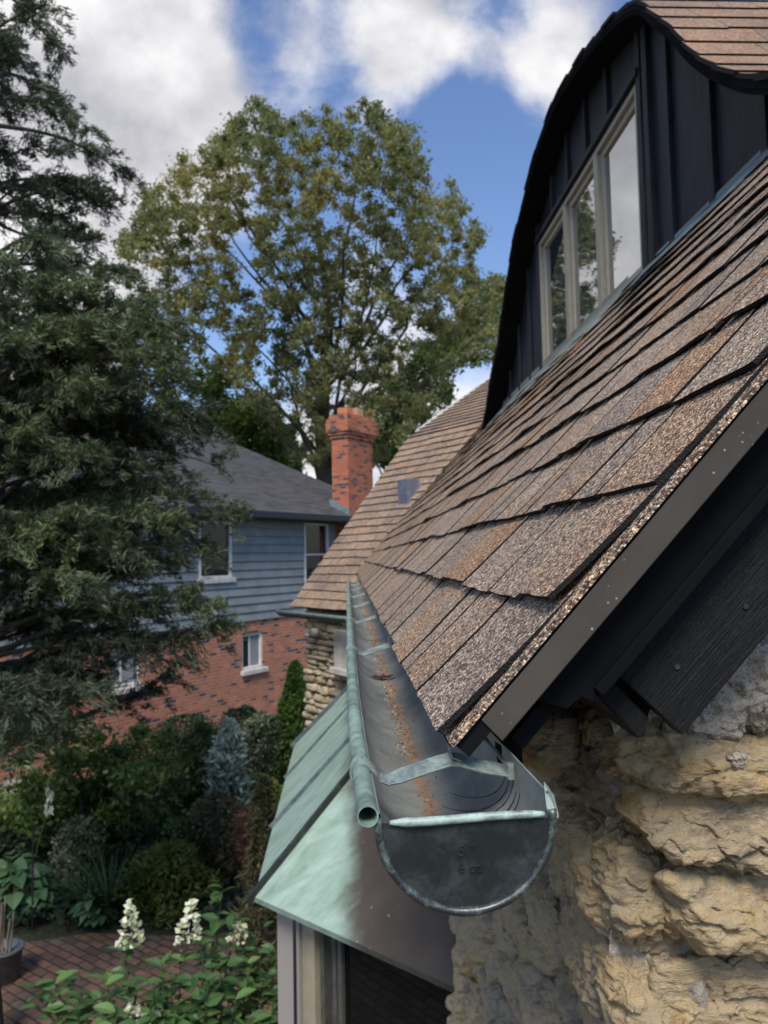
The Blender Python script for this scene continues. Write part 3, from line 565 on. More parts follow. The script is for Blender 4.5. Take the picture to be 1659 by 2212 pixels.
for i_, (y0, y1) in enumerate([(3.30, 3.895), (3.895, 4.48), (4.48, 5.10)]):
    m2 = MB(); ring(m2, y0, y1, WZ0-.01, WZ1, .030, XD-.018, XD+.05); fr = m2.build('window', M['taupe'], house, bevel=.002)
    m2 = MB(); ring(m2, y0+.031, y1-.031, WZ0+.021, WZ1-.031, .030, XD+.004, XD+.034); m2.build('sash', M['taupe2'], fr, bevel=.002)
    m2 = MB(); m2.box((XD+.02, (y0+y1)/2, (WZ0+WZ1)/2), .003, (y1-y0)/2-.060, (WZ1-WZ0)/2-.060); m2.build('pane', M['glass'], fr)
# flashing apron along the foot of the dormer wall
def apron(y0, y1, name, mt, dn=.115, ph=0., hu=.035):
    yy = np.linspace(y0, y1, 50); x1 = XD-.014
    lo = dn*(1-.18*np.abs(fbm(np.stack([yy*3+ph, yy*0, yy*0], -1), 2)))
    P = np.stack([np.stack([yy*0+x1, yy, yy*0+zr(x1)+hu], -1), np.stack([yy*0+x1-.004, yy, yy*0+zr(x1)+.018], -1), rpa(yy-C0[1], (x1-lo*.6-C0[0])/cos(TH)+yy*0, yy*0+.012+.003*np.sin(yy*14)), rpa(yy-C0[1], (x1-lo-C0[0])/cos(TH)+yy*0, yy*0+.0085+.003*np.sin(yy*14))], 0)
    m2 = MB(); m2.grid(P, 0); o_ = m2.build(name, mt, house); o_.modifiers.new('s', 'SOLIDIFY').thickness = .0025
apron(3.50, 6.5, 'dormer_flashing', M['lead'], .16, 0., .06); apron(1.75, 3.24, 'dormer_flashing', M['bluemetal'], .12, 5.)
# ---------------------------------------------------------------- stone walls
def cube_sphere(n):
    g = np.linspace(-1, 1, n+1); a, b = np.meshgrid(g, g, indexing='ij'); o_ = np.ones_like(a); Fs = []
    for f in ((o_, a, b), (-o_, b, a), (b, o_, a), (a, -o_, b), (a, b, o_), (b, a, -o_)): Fs.append(np.stack(f, -1))
    return Fs
def add_stone(mb_, c, hs, ax, n=24, pw=5., amp=.012, ledge=.008, fs=14., r=0.0, seed=0.):
    A = np.array(ax, float); hs = np.array(hs); fr_ = np.random.default_rng(int(abs(seed)*977)+11); PN = unit(fr_.normal(size=(16, 3))); PO = np.sum(np.abs(PN), -1)*fr_.uniform(.60, .90, 16)
    cells = []
    if n >= 20:
        ext = np.max(hs)
        for K_, g_, o_ in ((int(26*(ext/.1)**2)+8, .13, .0013), (int(260*(ext/.1)**2)+40, .16, .0005)):
            K_ = min(K_, 900); sd_ = (fr_.uniform(-1, 1, (K_, 3))*hs)@A+np.array(c); cells.append((sd_, fr_.normal(size=(K_, 3))*g_*np.array([1, 1, .8]), fr_.normal(size=K_)*o_))
    for f in cube_sphere(n):
        d = f/(np.sum(np.abs(f)**pw, -1, keepdims=True)**(1/pw)); q0_ = np.max(np.where((d@PN.T) > .05, (d@PN.T)/PO, 0), -1)[..., None]; d = d/np.maximum(1., q0_); Pl = d*hs; P = np.array(c)+Pl@A
        nd = unit((np.sign(f)*np.abs(d)**(pw-1)/hs)@A)
        q_ = P+seed*3.1; big = fbm(q_*fs, 2); med = fbm(q_*fs*2.6+9, 4, .6)
        lay = fbm(np.stack([q_[..., 0]*6, q_[..., 1]*6, q_[..., 2]*fs*3.4], -1)+4*fbm(q_*5, 2)[..., None]*.12, 3)
        ridg = 1-2*np.abs(fbm(q_*fs*1.6+31, 4, .55)); step_ = np.tanh(lay*5)
        fine = fbm(q_*fs*7+3, 3, .6); ter = np.tanh(9*fbm(q_*fs*.9+51, 3, .6))+.6*np.tanh(9*fbm(q_*fs*2.2+77, 3, .6)); P = P+nd*(amp*(big*.34+med*.14+ter*.14+fine*.12)+ledge*step_*.35)[..., None]
        if cells:
            W_ = np.array([1., 1., 1.9]); Pw = P+.35*min(np.max(hs), .1)*.25*np.stack([fbm(q_*40+i*13, 3) for i in range(3)], -1); dsum = 0
            for sd_, gr_, of_ in cells:
                fl = (Pw*W_).reshape(-1, 3); idx = np.empty(len(fl), int); s2 = sd_*W_; ss_ = (s2**2).sum(-1)
                for a_i in range(0, len(fl), 4000): idx[a_i:a_i+4000] = np.argmin(ss_-2*fl[a_i:a_i+4000]@s2.T, 1)
                dd_ = ((P.reshape(-1, 3)-sd_[idx])*gr_[idx]).sum(-1)+of_[idx]; dsum = dsum+np.clip(dd_, -.0035, .0035).reshape(P.shape[:2])
            P = P+nd*dsum[..., None]
        mb_.grid(P, r)
I3 = ((1, 0, 0), (0, 1, 0), (0, 0, 1))
mb = MB(); GYw = .86
def gstone(px0, py0, px1, py1, yf, dep, r=0., n=54, pw=5., amp=.010, ledge=.006, seed=0., tilt=0.):
    a_ = onY(px0, py0, yf); b_ = onY(px1, py1, yf); c = (a_+b_)/2; hx = abs(b_[0]-a_[0])/2; hz = abs(a_[2]-b_[2])/2
    ax = ((cos(tilt), 0, sin(tilt)), (0, 1, 0), (-sin(tilt), 0, cos(tilt)))
    add_stone(mb, (c[0], yf+dep, c[2]), (hx, dep, hz), ax, n, pw, amp, ledge, 14., r, seed)
gstone(1350, 1606, 1820, 1742, .830, .12, .0, 80, 3.4, .010, .005, 1., -.12)
gstone(1290, 1596, 1396, 1788, .880, .09, .85, 46, 2.6, .008, .003, 2.)
gstone(1386, 1738, 1840, 1902, .820, .13, .05, 84, 3.2, .011, .006, 3., -.17)
gstone(1400, 1905, 1880, 2098, .832, .16, .08, 90, 3.4, .013, .007, 4., -.12)
gstone(1296, 1800, 1500, 2090, .880, .17, .12, 84, 2.8, .016, .006, 5., .0)
gstone(1440, 2104, 1880, 2330, .842, .15, .0, 76, 3.4, .013, .006, 6., -.08)
gstone(1335, 2090, 1478, 2330, .880, .15, .15, 64, 3., .013, .006, 7.)
gstone(1150, 1556, 1290, 1690, .96, .12, .35, 50, 2.6, .010, .005, 8.)
# side wall (faces left, under the gutter) in irregular layered courses
XS = .355; z = -.20; ci = 0
while z > -2.3:
    hz = float(rng.uniform(.028, .065)); y = .90+.05*rng.random(); ci += 1
    while y < 2.72:
        ly = float(rng.uniform(.10, .34)); y1 = min(y+ly, 2.74)
        if y1-y > .04:
            nn_ = 34 if y < 1.5 else 24
            add_stone(mb, (XS+.075+rng.normal()*.013, (y+y1)/2, z-hz), (.085+rng.random()*.03, (y1-y)/2+.003, hz-.003), I3, nn_, 3.2, .011, .006, 14., float(max(0, rng.normal()*.12)), ci+y)
        y = y1+.004
    z -= 2*hz+.004
swall = mb.build('stone_wall', M['stone'], house, smooth=True)
mb = MB()
xx = np.linspace(.30, 1.3, 190); X_, V_ = np.meshgrid(xx, np.linspace(0, 1, 240), indexing='ij'); Z_ = -.95+V_*(C0[2]+(X_-C0[0])*math.tan(TH)-.10+.95)
P = np.stack([X_, .925-.035*np.clip((Z_+.26)/.06, 0, 1), Z_], -1); dsp = .030*fbm(P*9, 5, .58)+.010*np.abs(fbm(P*30, 4, .6)); P[..., 1] += -dsp; mb.grid(P, 0)
yy = np.linspace(.90, 2.70, 150); zz = np.linspace(-4.0, -.06, 240); Y_, Z_ = np.meshgrid(yy, zz, indexing='ij')
P = np.stack([.425+0*Y_, Y_, Z_], -1); dsp = .020*fbm(P*12, 5, .58); P[..., 0] -= dsp; mb.grid(P[:, ::-1], 0)
P = np.array([[(.38, 2.70, -4.), (1.2, 2.70, -4.)], [(.38, 2.70, -.1), (1.2, 2.70, -.1)]]); mb.grid(P, 0)
mb.build('mortar_bed', M['mortar'], house, smooth=True)
mb = MB()      # blob of mortar stuck below the bargeboard and on the stones
for (px, py, s_, ys) in ((1596, 1640, .009, .826), (1620, 1455, .045, .86), (1540, 1530, .04, .86), (1655, 1500, .05, .87), (1480, 1590, .025, .865)):
    c = onY(px, py, ys); add_stone(mb, c, (s_, s_*.5, s_*.8), I3, 26, 2.2, s_*.28, .0, 60., 0., px)
mb.build('mortar_lump', M['mortar'], house, smooth=True)
# rest of the side wall beyond the bay (mostly hidden)
mb = MB(); mb.box((.50, 7.6, -2.1), .10, 1.6, 1.9); mb.build('far_side_wall', M['farstone'], house)
# ---------------------------------------------------------------- copper hood over the bay window
P0 = onX(1000, 2140, .37); ZH = P0[2]; P1 = onZ(556, 1937, ZH); P1b = onZ(632, 1610, ZH); P1b[0] = (P1[0]+P1b[0])/2-.01; P1[0] = P1b[0]+.02; P3 = np.array([.37, P1b[1]+.8, ZH])
pit = 1.06   # rise per run
e1 = unit(P1-P0)                           # near eave direction (outwards)
n1 = unit(np.array([-e1[1], e1[0], 0])); n1 = n1 if n1[0] > 0 or n1@np.array([1, 1, 0]) > 0 else -n1     # horizontal inward
# front plane: z = ZH + pit*(x - P1.x); side plane z = ZH + pit*(n1.(p-P0))
RW = .37-P1[0]; ztop = ZH+pit*RW
def hipline(base, nside, refp):
    # direction d=(1,m,pit): pit = pit*(nside.(1,m,0))  -> m
    m_ = (1-nside[0])/nside[1]; return np.array([1, m_, pit])
h1 = hipline(P1, n1, P0); T1 = P1+h1*RW
e3 = unit(P1b-P3); n3 = unit(np.array([-e3[1], e3[0], 0])); n3 = n3 if n3@np.array([1, -1, 0]) > 0 else -n3
h3 = hipline(P1b, n3, P3); T3 = P1b+h3*RW
# near wall point where side plane meets the wall going up
mb = MB(); th_ = np.array([0, 0, -.022])
mb.prism([P1, P1b, T3, T1], th_); mb.prism([P0, P1, T1], th_); mb.prism([P1b, P3, T3], th_)
aw = mb.build('bay_hood', M['awning'], house)
def seam(a_, b_, hh=.026, wd=.008, side=None, m_='seam'):
    m2 = MB(); d_ = unit(np.array(b_)-np.array(a_)); up_ = unit(np.array([-pit, 0, 1.])) if side is None else unit(side); sd_ = unit(np.cross(d_, up_)); c = (np.array(a_)+np.array(b_))/2+up_*hh/2
    m2.box(c, np.linalg.norm(np.array(b_)-np.array(a_))/2, wd/2, hh/2, (d_, sd_, up_)); return m2.build('standing_seam', M[m_], aw, bevel=.002)
seam(P1-h1*.02, T1, .03, .016, np.array([-.4, -.3, 1.]), 'seam_dark')
nse = 0; L = P1b[1]-P1[1]
for px, py in ((582, 1788), (607, 1682)):
    y_ = onZ(px, py, ZH)[1]; seam((P1[0]-.01, y_, ZH-.008), (P1[0]+RW, y_, ztop)); nse += 1
seam(P1b-h3*.02, T3, .03, .016, np.array([-.4, .3, 1.]))
m2 = MB(); m2.prism([P0+np.array([0, 0, -.001]), P1+np.array([0, 0, -.001]), P1b+np.array([0, 0, -.001]), P3+np.array([0, 0, -.001]), P3+np.array([0, -.03, -.001]), P1b+np.array([.03, -.012, -.001]), P1+np.array([.03, .012, -.001]), P0+np.array([.0, .05, -.001])], (0, 0, -.02)); m2.build('hood_edge', M['bead'], aw)
m2 = MB(); P = P0+np.array([-.002, -.005, .02]); m2.prism([P, P+np.array([-.03, .02, .0]), P+np.array([-.025, .0, .11]), P+np.array([0, 0, .28])], (0.004, .004, 0.)); m2.build('hood_wall_flashing', M['bluemetal'], aw)
# bay window below the hood
inset = .13; q0 = P0+n1*inset*1.0+np.array([.0, .0, 0]); q1 = P1+np.array([inset, .055, 0]); q2 = P1b+np.array([inset, -.055, 0])
bd = unit(q1-np.array([.37, q1[1]-(.37-q1[0])*(-e1[1]/e1[0]) if False else P0[1]+inset*1.30, ZH])); q0 = np.array([.37, P0[1]+inset*1.30, ZH]); bd = unit(q1-q0); bn = unit(np.array([bd[1], -bd[0], 0])); bn = bn if bn[1] < 0 else -bn; BL = np.linalg.norm(q1-q0)
GZ0 = -4.0; HB = ZH-.03-GZ0
def bayboard(t0, t1, z0, z1, proud, dep, name, m_, par):
    m2 = MB(); c = q0+bd*(t0+t1)/2+bn*(proud-dep/2); c = np.array([c[0], c[1], (z0+z1)/2]); m2.box(c, (t1-t0)/2, dep/2, (z1-z0)/2, (bd, bn, (0, 0, 1))); return m2.build(name, m_, par, bevel=.003)
bay = bayboard(BL-.13, BL+.02, GZ0, ZH-.03, .03, .15, 'bay_window', M['bayframe'], house)
bayboard(BL-.21, BL-.131, GZ0, ZH-.03, .012, .10, 'bay_jamb', M['taupe'], bay)
for t_ in (BL-.235, BL-.30, BL-.345): bayboard(t_-.012, t_+.012, GZ0+.3, ZH-.03, -.01 if t_ != BL-.30 else -.02, .05, 'sash_stile', M['baydark'], bay)
bayboard(.0, BL-.355, GZ0+.6, ZH-.04, -.03, .012, 'bay_pane', M['glass_bay'], bay)
bayboard(.0, BL-.21, GZ0, GZ0+.62, .0, .10, 'bay_base', M['bayframe'], bay)
bayboard(.0, BL-.21, ZH-.06, ZH-.03, .0, .10, 'bay_head', M['baydark'], bay)
m2 = MB(); m2.box((q1[0]+.06, (q1[1]+q2[1])/2, (GZ0+ZH-.03)/2), .05, (q2[1]-q1[1])/2-.03, (ZH-.03-GZ0)/2); m2.build('bay_front', M['bayframe'], bay)
# thin black rod beside the bay
pr = onY(652, 1990, 3.35)
mb = MB(); c = onZ(660, 1990, ZH-.12); mb.tube([(c[0]-.035, c[1]-.2, ZH-.02), (c[0]-.035, c[1]-.2, -4)], .007, 8); mb.box((c[0]-.035, c[1]-.2, -3.99), .05, .05, .01)
mb.build('rain_rod', M['dkmetal'], label='thin black upright rod standing beside the corner of the bay window', category='rod')

# ================================================================ WING of the same house
DE = np.array([-.534, .845, 0]); DI = np.array([.845, .534, 0]); EC = onY(627, 1310, 9.5)     # eave corner, eave runs EC - t*DE
ph1 = radians(50); ph2 = radians(33)
U1 = DI*cos(ph1)+np.array([0, 0, sin(ph1)]); U2 = DI*cos(ph2)+np.array([0, 0, sin(ph2)]); L1 = 2.86; L2 = 3.4
wroof = None; mb = MB(); ex = .125
def wpt(t, s_, h):   # t towards the camera side along the eave
    if s_ <= L1: b_ = EC-DE*t+U1*s_; nn_ = -DI*sin(ph1)+np.array([0, 0, cos(ph1)])
    else: b_ = EC-DE*t+U1*L1+U2*(s_-L1); nn_ = -DI*sin(ph2)+np.array([0, 0, cos(ph2)])
    return b_+nn_*h
s_ = 0.; row = 0
while s_ < L1+L2:
    t = rng.uniform(0, .02); row += 1
    while t < 5.4:
        wd = rng.uniform(.14, .30); a_, b_ = t, min(t+wd-.006, 5.4); ds = rng.normal()*.004; hb = .020+.006*rng.random(); s1 = s_+ex+.02; r = float(rng.random())
        P = np.array([[wpt(a_, s_+ds, hb-.018), wpt(b_, s_+ds, hb-.018)], [wpt(a_, s_+ds, hb), wpt(b_, s_+ds, hb)], [wpt(a_, s1, .004), wpt(b_, s1, .004)]]); mb.grid(P, [-1., r]); 
        if t < .05: P = np.array([[wpt(a_, s_, 0), wpt(a_, s_, hb)], [wpt(a_, s1, 0), wpt(a_, s1, .004)]]); mb.grid(P, r*.2)
        t += wd
    s_ += ex
wroof = mb.build('wing_roof', M['shingle_wing'], house, label='lighter tan shingle roof of the far wing')
mb = MB(); mb.prism([wpt(.0, 0, -.003), wpt(0, L1, -.003), wpt(5.4, L1, -.003), wpt(5.4, 0, -.003)], DI*.05); mb.prism([wpt(.0, L1, -.003), wpt(0, L1+L2, -.003), wpt(5.4, L1+L2, -.003), wpt(5.4, L1, -.003)], DI*.05); mb.build('wing_roof_deck', M['soffit'], wroof)
mb = MB(); mb.strap([wpt(-.012, L1+.2, .005), wpt(-.012, L1+L2, .005)], .03, .05, DE); mb.build('wing_verge_trim', M['white'], wroof)
vc = onp(887, 1068, np.cross(DE, U1), np.cross(DE, U1)@EC); wn = -DI*sin(ph1)+np.array([0, 0, cos(ph1)])
mb = MB(); mb.box(vc+np.array([0, 0, .03])-DI*.03, .10, .09, .15, (DE, DI, (0, 0, 1))); mb.box(vc+wn*.006, .13, .17, .012, (DE, U1, wn)); mb.build('roof_vent', M['bluesteel'], house, bevel=.006)
# wing gutter
A = EC+np.array([0, 0, -.045])-DI*.02; a_ = A+DE*.12; b_ = A-DE*3.6
prof = [(.055*cos(x), .055*sin(x)) for x in np.linspace(pi, 2*pi, 14)]; prof += [(x*.9, z*.9) for x, z in prof[::-1]]
mb = MB(); mb.grid(np.array([[q_+DI*(x-.045)+np.array([0, 0, z-.02]) for x, z in prof] for q_ in (a_, b_)]), 0, closed=True)
mb.prism([a_+DI*(x-.045)+np.array([0, 0, z-.02]) for x, z in prof[:14]], DE*-.004); wg = mb.build('wing_gutter', M['seam'], house)
mb = MB(); mb.tube([a_+DI*-.1+np.array([0, 0, -.015]), b_+DI*-.1+np.array([0, 0, -.015])], .022, 10); mb.build('rolled_bead', M['bead'], wg, smooth=True)
# wing stone wall
WC = EC+DI*.22-DE*.02; WC[2] = 0
mb = MB(); mb.prism([WC+np.array([0, 0, -4.]), WC-DE*3.4+np.array([0, 0, -4.]), WC-DE*3.4+np.array([0, 0, -.55]), WC+np.array([0, 0, -.45])], DI*.3); mb.prism([WC+DI*.3+np.array([0, 0, -4.]), WC+DI*3+np.array([0, 0, -4.]), WC+DI*3+np.array([0, 0, .3]), WC+DI*.3+np.array([0, 0, -.45])], -DE*.25)
ww = mb.build('wing_wall', M['farmortar'], house)
mb = MB(); z = -.62; zlow = -4.
while z > zlow:
    hz = rng.uniform(.022, .052); t = rng.uniform(-.10, .03)
    while t < 3.2:
        ly = rng.uniform(.09, .40); c = WC-DE*(t+ly/2)+DI*(.02+rng.normal()*.012); add_stone(mb, (c[0], c[1], z-hz+rng.normal()*.006), (ly/2-.006, .07, hz-.004), (-DE, DI, (0, 0, 1)), 8, 5.0, .010, .0, 8., float(rng.random()), z+t); t += ly
    t = .05
    z -= 2*hz+.006
mb.build('wing_stonework', M['farstone'], ww, smooth=True)
def wwpt(px, py, off=0.): return onp(px, py, DI, DI@(WC-DI*off))
c0 = wwpt(728, 1378, .08); c1 = wwpt(727, 1440, .08)
mb = MB(); zc0, zc1 = c0[2], c1[2]; cc_ = c0-DE*.35; mb.box((cc_[0], cc_[1], (zc0+zc1)/2+.05), .35, .05, (zc0-zc1)/2+.05, (DE, DI, (0, 0, 1)))
bxw = mb.build('wing_window', M['sill'], house, bevel=.01)
mb = MB(); c_ = cc_-DI*.03; mb.box((c_[0], c_[1], zc1-.03), .38, .07, .035, (DE, DI, (0, 0, 1))); mb.build('sill', M['sill'], bxw, bevel=.008)
c_ = wwpt(677, 1366, .10); mb = MB(); mb.tube([c_+DI*.06, c_, c_-DI*.05], [.05, .05, .035], 12); mb.tube([c_-DI*.04, c_-DI*.10+np.array([0, 0, -.03])], .028, 10)
mb.build('wall_light', M['white'], house, smooth=True)

# ================================================================ NEIGHBOUR HOUSE
a3 = np.array([.566, .824, 0]); n3_ = np.array([.824, -.566, 0]); nb0 = onZ(616, 1560, -4.); kk = n3_@nb0; ORG = n3_*kk
nbh = thing('brick_house', 'two-storey neighbour house with blue lap siding above red brick and dark hip roof', 'house')
def nbp(a, z, off=0.): return ORG+a3*a+n3_*off+np.array([0, 0, z])
# local frame object so that brick textures run along the wall: x along wall, y up, z outward
MW = Matrix(((a3[0], 0, n3_[0], ORG[0]), (a3[1], 0, n3_[1], ORG[1]), (0, 1, 0, 0), (0, 0, 0, 1)))
MWi = MW.inverted()
def place(o_, Mx): o_.matrix_world = Mx; return o_
A0, A1 = 3.0, 19.2; ZS, ZE = -1.42, 1.10
def wall_with_holes(name, z0, z1, holes, m_, parent, ybx=0., dep=.25):
    mb_ = MB(); xs = sorted(set([A0, A1]+[h[0] for h in holes]+[h[1] for h in holes])); 
    for xa, xb in zip(xs[:-1], xs[1:]):
        hs = [h for h in holes if h[0] <= (xa+xb)/2 <= h[1]]; zs = [z0]
        for h in hs: zs += [h[2], h[3]]
        zs.append(z1)
        for k in range(0, len(zs), 2):
            if zs[k+1]-zs[k] > .001: mb_.prism([(xa, zs[k], ybx), (xb, zs[k], ybx), (xb, zs[k+1], ybx), (xa, zs[k+1], ybx)], (0, 0, -dep))
    o_ = mb_.build(name, m_, parent); o_.matrix_world = MW; return o_
LOW = [(9.72, 10.50, -2.42, -1.72), (13.40, 14.12, -2.55, -1.72)]; UPW = [(12.02, 13.03, -.40, .86), (15.72, 16.76, -.72, .92)]
bw_ = wall_with_holes('brick_wall', -4.3, ZS, LOW, M['brick'], nbh)
mb = MB()  # lap siding as real boards
nl = 13; lh = (ZE+.05-ZS)/nl
for k in range(nl):
    z0 = ZS+k*lh
    xs = sorted([A0, A1]+[x for h in UPW for x in h[:2]])
    for xa, xb in zip(xs[:-1], xs[1:]):
        zlo, zhi = z0, z0+lh
        for h in UPW:
            if h[0] <= (xa+xb)/2 <= h[1]:
                if zlo >= h[2] and zhi <= h[3]: zlo = zhi = 0
                elif zlo < h[2] < zhi: zhi = h[2]
                elif zlo < h[3] < zhi: zlo = h[3]
        if zhi-zlo > .005: mb.prism([(xa, zlo, .045), (xa, zhi, .006), (xa, zhi, -.15), (xa, zlo, -.15)], (xb-xa, 0, 0), rng.random())
sw = mb.build('siding_wall', M['siding'], nbh); sw.matrix_world = MW @ Matrix.Identity(4)
def lbox(mb_, x0, x1, z0, z1, y0, y1): mb_.box(((x0+x1)/2, (z0+z1)/2, (y0+y1)/2), (x1-x0)/2, (z1-z0)/2, (y1-y0)/2)
def nwin(h, upper):
    x0, x1, z0, z1 = h; fw = .055 if upper else .06; m2 = MB()
    yo = .05 if upper else -.03
    for q_ in ((x0, x1, z1-fw, z1), (x0, x1, z0, z0+fw), (x0, x0+fw, z0+fw, z1-fw), (x1-fw, x1, z0+fw, z1-fw)): lbox(m2, *q_, yo-.09, yo)
    fo = m2.build('window', M['white'], nbh, bevel=.006); fo.matrix_world = MW
    m2 = MB(); lbox(m2, x0+fw, x1-fw, z0+fw, z1-fw, yo-.07, yo-.06); m2.build('pane', M['glass_far'], fo)
    if upper: m2 = MB(); lbox(m2, x0+fw, x1-fw, (z0+z1)/2-.02, (z0+z1)/2+.02, yo-.058, yo-.03); m2.build('meeting_rail', M['white'], fo)
    else:
        m2 = MB(); lbox(m2, x0+fw+.28 if x0 > 12 else x0+fw, x1-fw-.02, z0+fw, z1-fw, yo-.058, yo-.053); m2.build('curtain', M['curtain'], fo)
        m2 = MB(); lbox(m2, x0+.3, x0+.34, z0+fw, z1-fw, yo-.052, yo-.04); m2.build('sash_stile', M['white'], fo)
    m2 = MB(); lbox(m2, x0-.06, x1+.10, z0-.11, z0-.001, -.02, .09); m2.build('sill', M['sill'], fo, bevel=.012)
for h in UPW: nwin(h, True)
for h in LOW: nwin(h, False)
# roof: hip, eave overhang
OV = .45; tanp = math.tan(radians(27)); ZR = 1.12
def onroof(px, py):
    nvec = n3_*tanp+np.array([0, 0, 1.]); return onp(px, py, nvec, nvec@(ORG+n3_*OV+np.array([0, 0, ZR])))
pk = onroof(470, 943); apk = a3@pk; run = OV-(n3_@pk-kk); hpk = pk[2]
AE = A1+OV+.9
mb = MB(); ncr = int(run/cos(radians(27))/.14)
def hipA(f): return AE+(apk-AE)*f
for k in range(ncr):
    f0, f1 = k/ncr, (k+1)/ncr; x1a, x1b = hipA(f0), hipA(f1); x0a = A0-OV+run*f0; x0b = A0-OV+run*f1
    z0, z1 = ZR+(hpk-ZR)*f0, ZR+(hpk-ZR)*f1; y0, y1 = OV-run*f0, OV-run*f1
    xs0 = np.linspace(x0a, x1a, 46); xs1 = np.linspace(x0b, x1b, 46)
    P = np.stack([np.stack([xs0, xs0*0+z0, xs0*0+y0], -1), np.stack([xs0, xs0*0+z0+.014, xs0*0+y0], -1), np.stack([xs1, xs1*0+z1, xs1*0+y1], -1)], 0); mb.grid(P, [float(rng.random()) for _ in range(90)])
    # right end slope
    P = np.array([[(x1a, z0+.012, y0), (x1a, z0+.012, -2*run+OV*1-0+run*f0)], [(x1b, z1, y1), (x1b, z1, -2*run+OV+run*f1)]]); mb.grid(P, [.5])
rf = mb.build('hip_roof', M['shingle_dark'], nbh); rf.matrix_world = MW
mb = MB(); mb.prism([(A0-OV, ZR-.001, OV-.03), (AE-.02, ZR-.001, OV-.03), (AE-.02, ZR-.001, -.2), (A0-OV, ZR-.001, -.2)], (0, -.03, 0)); sf = mb.build('eave_soffit', M['black'], nbh); sf.matrix_world = MW
mb = MB(); lbox(mb, A0+.01, A1-.01, ZE-.10, ZR-.035, .01, .06); fz = mb.build('eave_shade_strip', M['black'], nbh); fz.matrix_world = MW  # black strip added atop the siding to stand in for the eave's shadow
mb = MB(); lbox(mb, A0-OV, AE, ZR-.17, ZR-.002, OV-.02, OV+.11); fg = mb.build('eave_gutter', M['dkmetal'], nbh, bevel=.02); fg.matrix_world = MW
# chimney
cpt = onp(755, 1104, n3_, kk+.50); ca = a3@cpt; C1, Cn1 = 1.20, .56; mb = MB(); ztop_ = onp(754, 945, n3_, kk+.50)[2]; zt2 = onp(754, 893, n3_, kk+.50)[2]
ch = thing  # keep linter quiet
# each face gets its own texture direction: build front and side as separate boxes in wall frame (x along a, y up)
mb.prism([(ca, -4, .50), (ca+C1, -4, .50), (ca+C1, ztop_, .50), (ca, ztop_, .50)], (0, 0, -.02))
chim = mb.build('chimney', M['brick_ch'], nbh); chim.matrix_world = MW
MS = Matrix(((-n3_[0], 0, -a3[0], 0), (-n3_[1], 0, -a3[1], 0), (0, 1, 0, 0), (0, 0, 0, 1)))   # local x along -n, y up, z outward = -a
def side_obj(o_, par): o_.matrix_world = Matrix.Identity(4); o_.parent = par; o_.matrix_parent_inverse = par.matrix_world.inverted(); o_.matrix_world = MS; return o_
bpy.context.view_layer.update()
def Sloc(a, n, z): return (-(n+kk), z, -a)
mb = MB(); q_ = [Sloc(ca, .5, -4), Sloc(ca, .5-Cn1, -4), Sloc(ca, .5-Cn1, ztop_), Sloc(ca, .5, ztop_)]; mb.prism(q_, (0, 0, -C1+.001)); side_obj(mb.build('chimney_side', M['brick_ch'], None), chim)
def course(z0, z1, o_, nm):
    mb_ = MB(); mb_.prism([(ca-o_, z0, .5+o_), (ca+C1+o_, z0, .5+o_), (ca+C1+o_, z1, .5+o_), (ca-o_, z1, .5+o_)], (0, 0, -.05)); m_ = mb_.build(nm, M['brick_ch'], chim)
    mb_ = MB(); mb_.prism([Sloc(ca-o_, .499+o_, z0), Sloc(ca-o_, .5-Cn1-o_, z0), Sloc(ca-o_, .5-Cn1-o_, z1), Sloc(ca-o_, .499+o_, z1)], (0, 0, -C1-2*o_+.001)); side_obj(mb_.build(nm, M['brick_ch'], None), chim)
dz = (zt2-ztop_)
course(ztop_, ztop_+.10, .035, 'corbel_course'); course(ztop_+.10, ztop_+.18, .075, 'corbel_course'); course(ztop_+.18, zt2-.12, .11, 'corbel_course'); course(zt2-.12, zt2-.0, .045, 'corbel_course')
for a_, nm, hh, m_ in ((ca+.28, 'clay_flue', .20, 'clay'), (ca+.80, 'clay_flue', .26, 'clay2')):
    mb = MB(); lbox(mb, a_-.16, a_+.16, zt2-.002, zt2+hh, .5-.44, .5-.12); o_ = mb.build(nm, M[m_], chim, bevel=.02)
mb = MB(); f_ = lambda n_: ZR+(OV-n_)*tanp
mb.prism([Sloc(ca-.012, .52, f_(.45)+.0), Sloc(ca-.012, .5-Cn1-.1, f_(.5-Cn1-.1)+.02), Sloc(ca-.012, .5-Cn1-.1, f_(.5-Cn1-.1)+.20), Sloc(ca-.012, .5, f_(.45)+.20)], (0, 0, -.011)); side_obj(mb.build('chimney_flashing', M['bluemetal'], None), chim)

# ================================================================ GROUND
def sheet(name, pts, z, m_):
    mb_ = MB(); mb_.add([(x, y, z) for x, y in pts], [tuple(range(len(pts)))]); o_ = mb_.build(name, m_); o_['kind'] = 'structure'; return o_
sheet('ground', [(-300, -60), (300, -60), (300, 500), (-300, 500)], -4.0, M['soil'])
pe = [onZ(px, py, -3.985)[:2] for px, py in ((-400, 2040), (60, 2035), (200, 2015), (300, 2020), (480, 2022), (600, 2008), (672, 2003))]
sheet('brick_patio', [(-9, -2), (.3, -2), (.36, 2.6), (float(pe[-1][0])+.1, float(pe[-1][1]))]+[tuple(map(float, p_)) for p_ in pe[::-1]], -3.985, M['paver'])

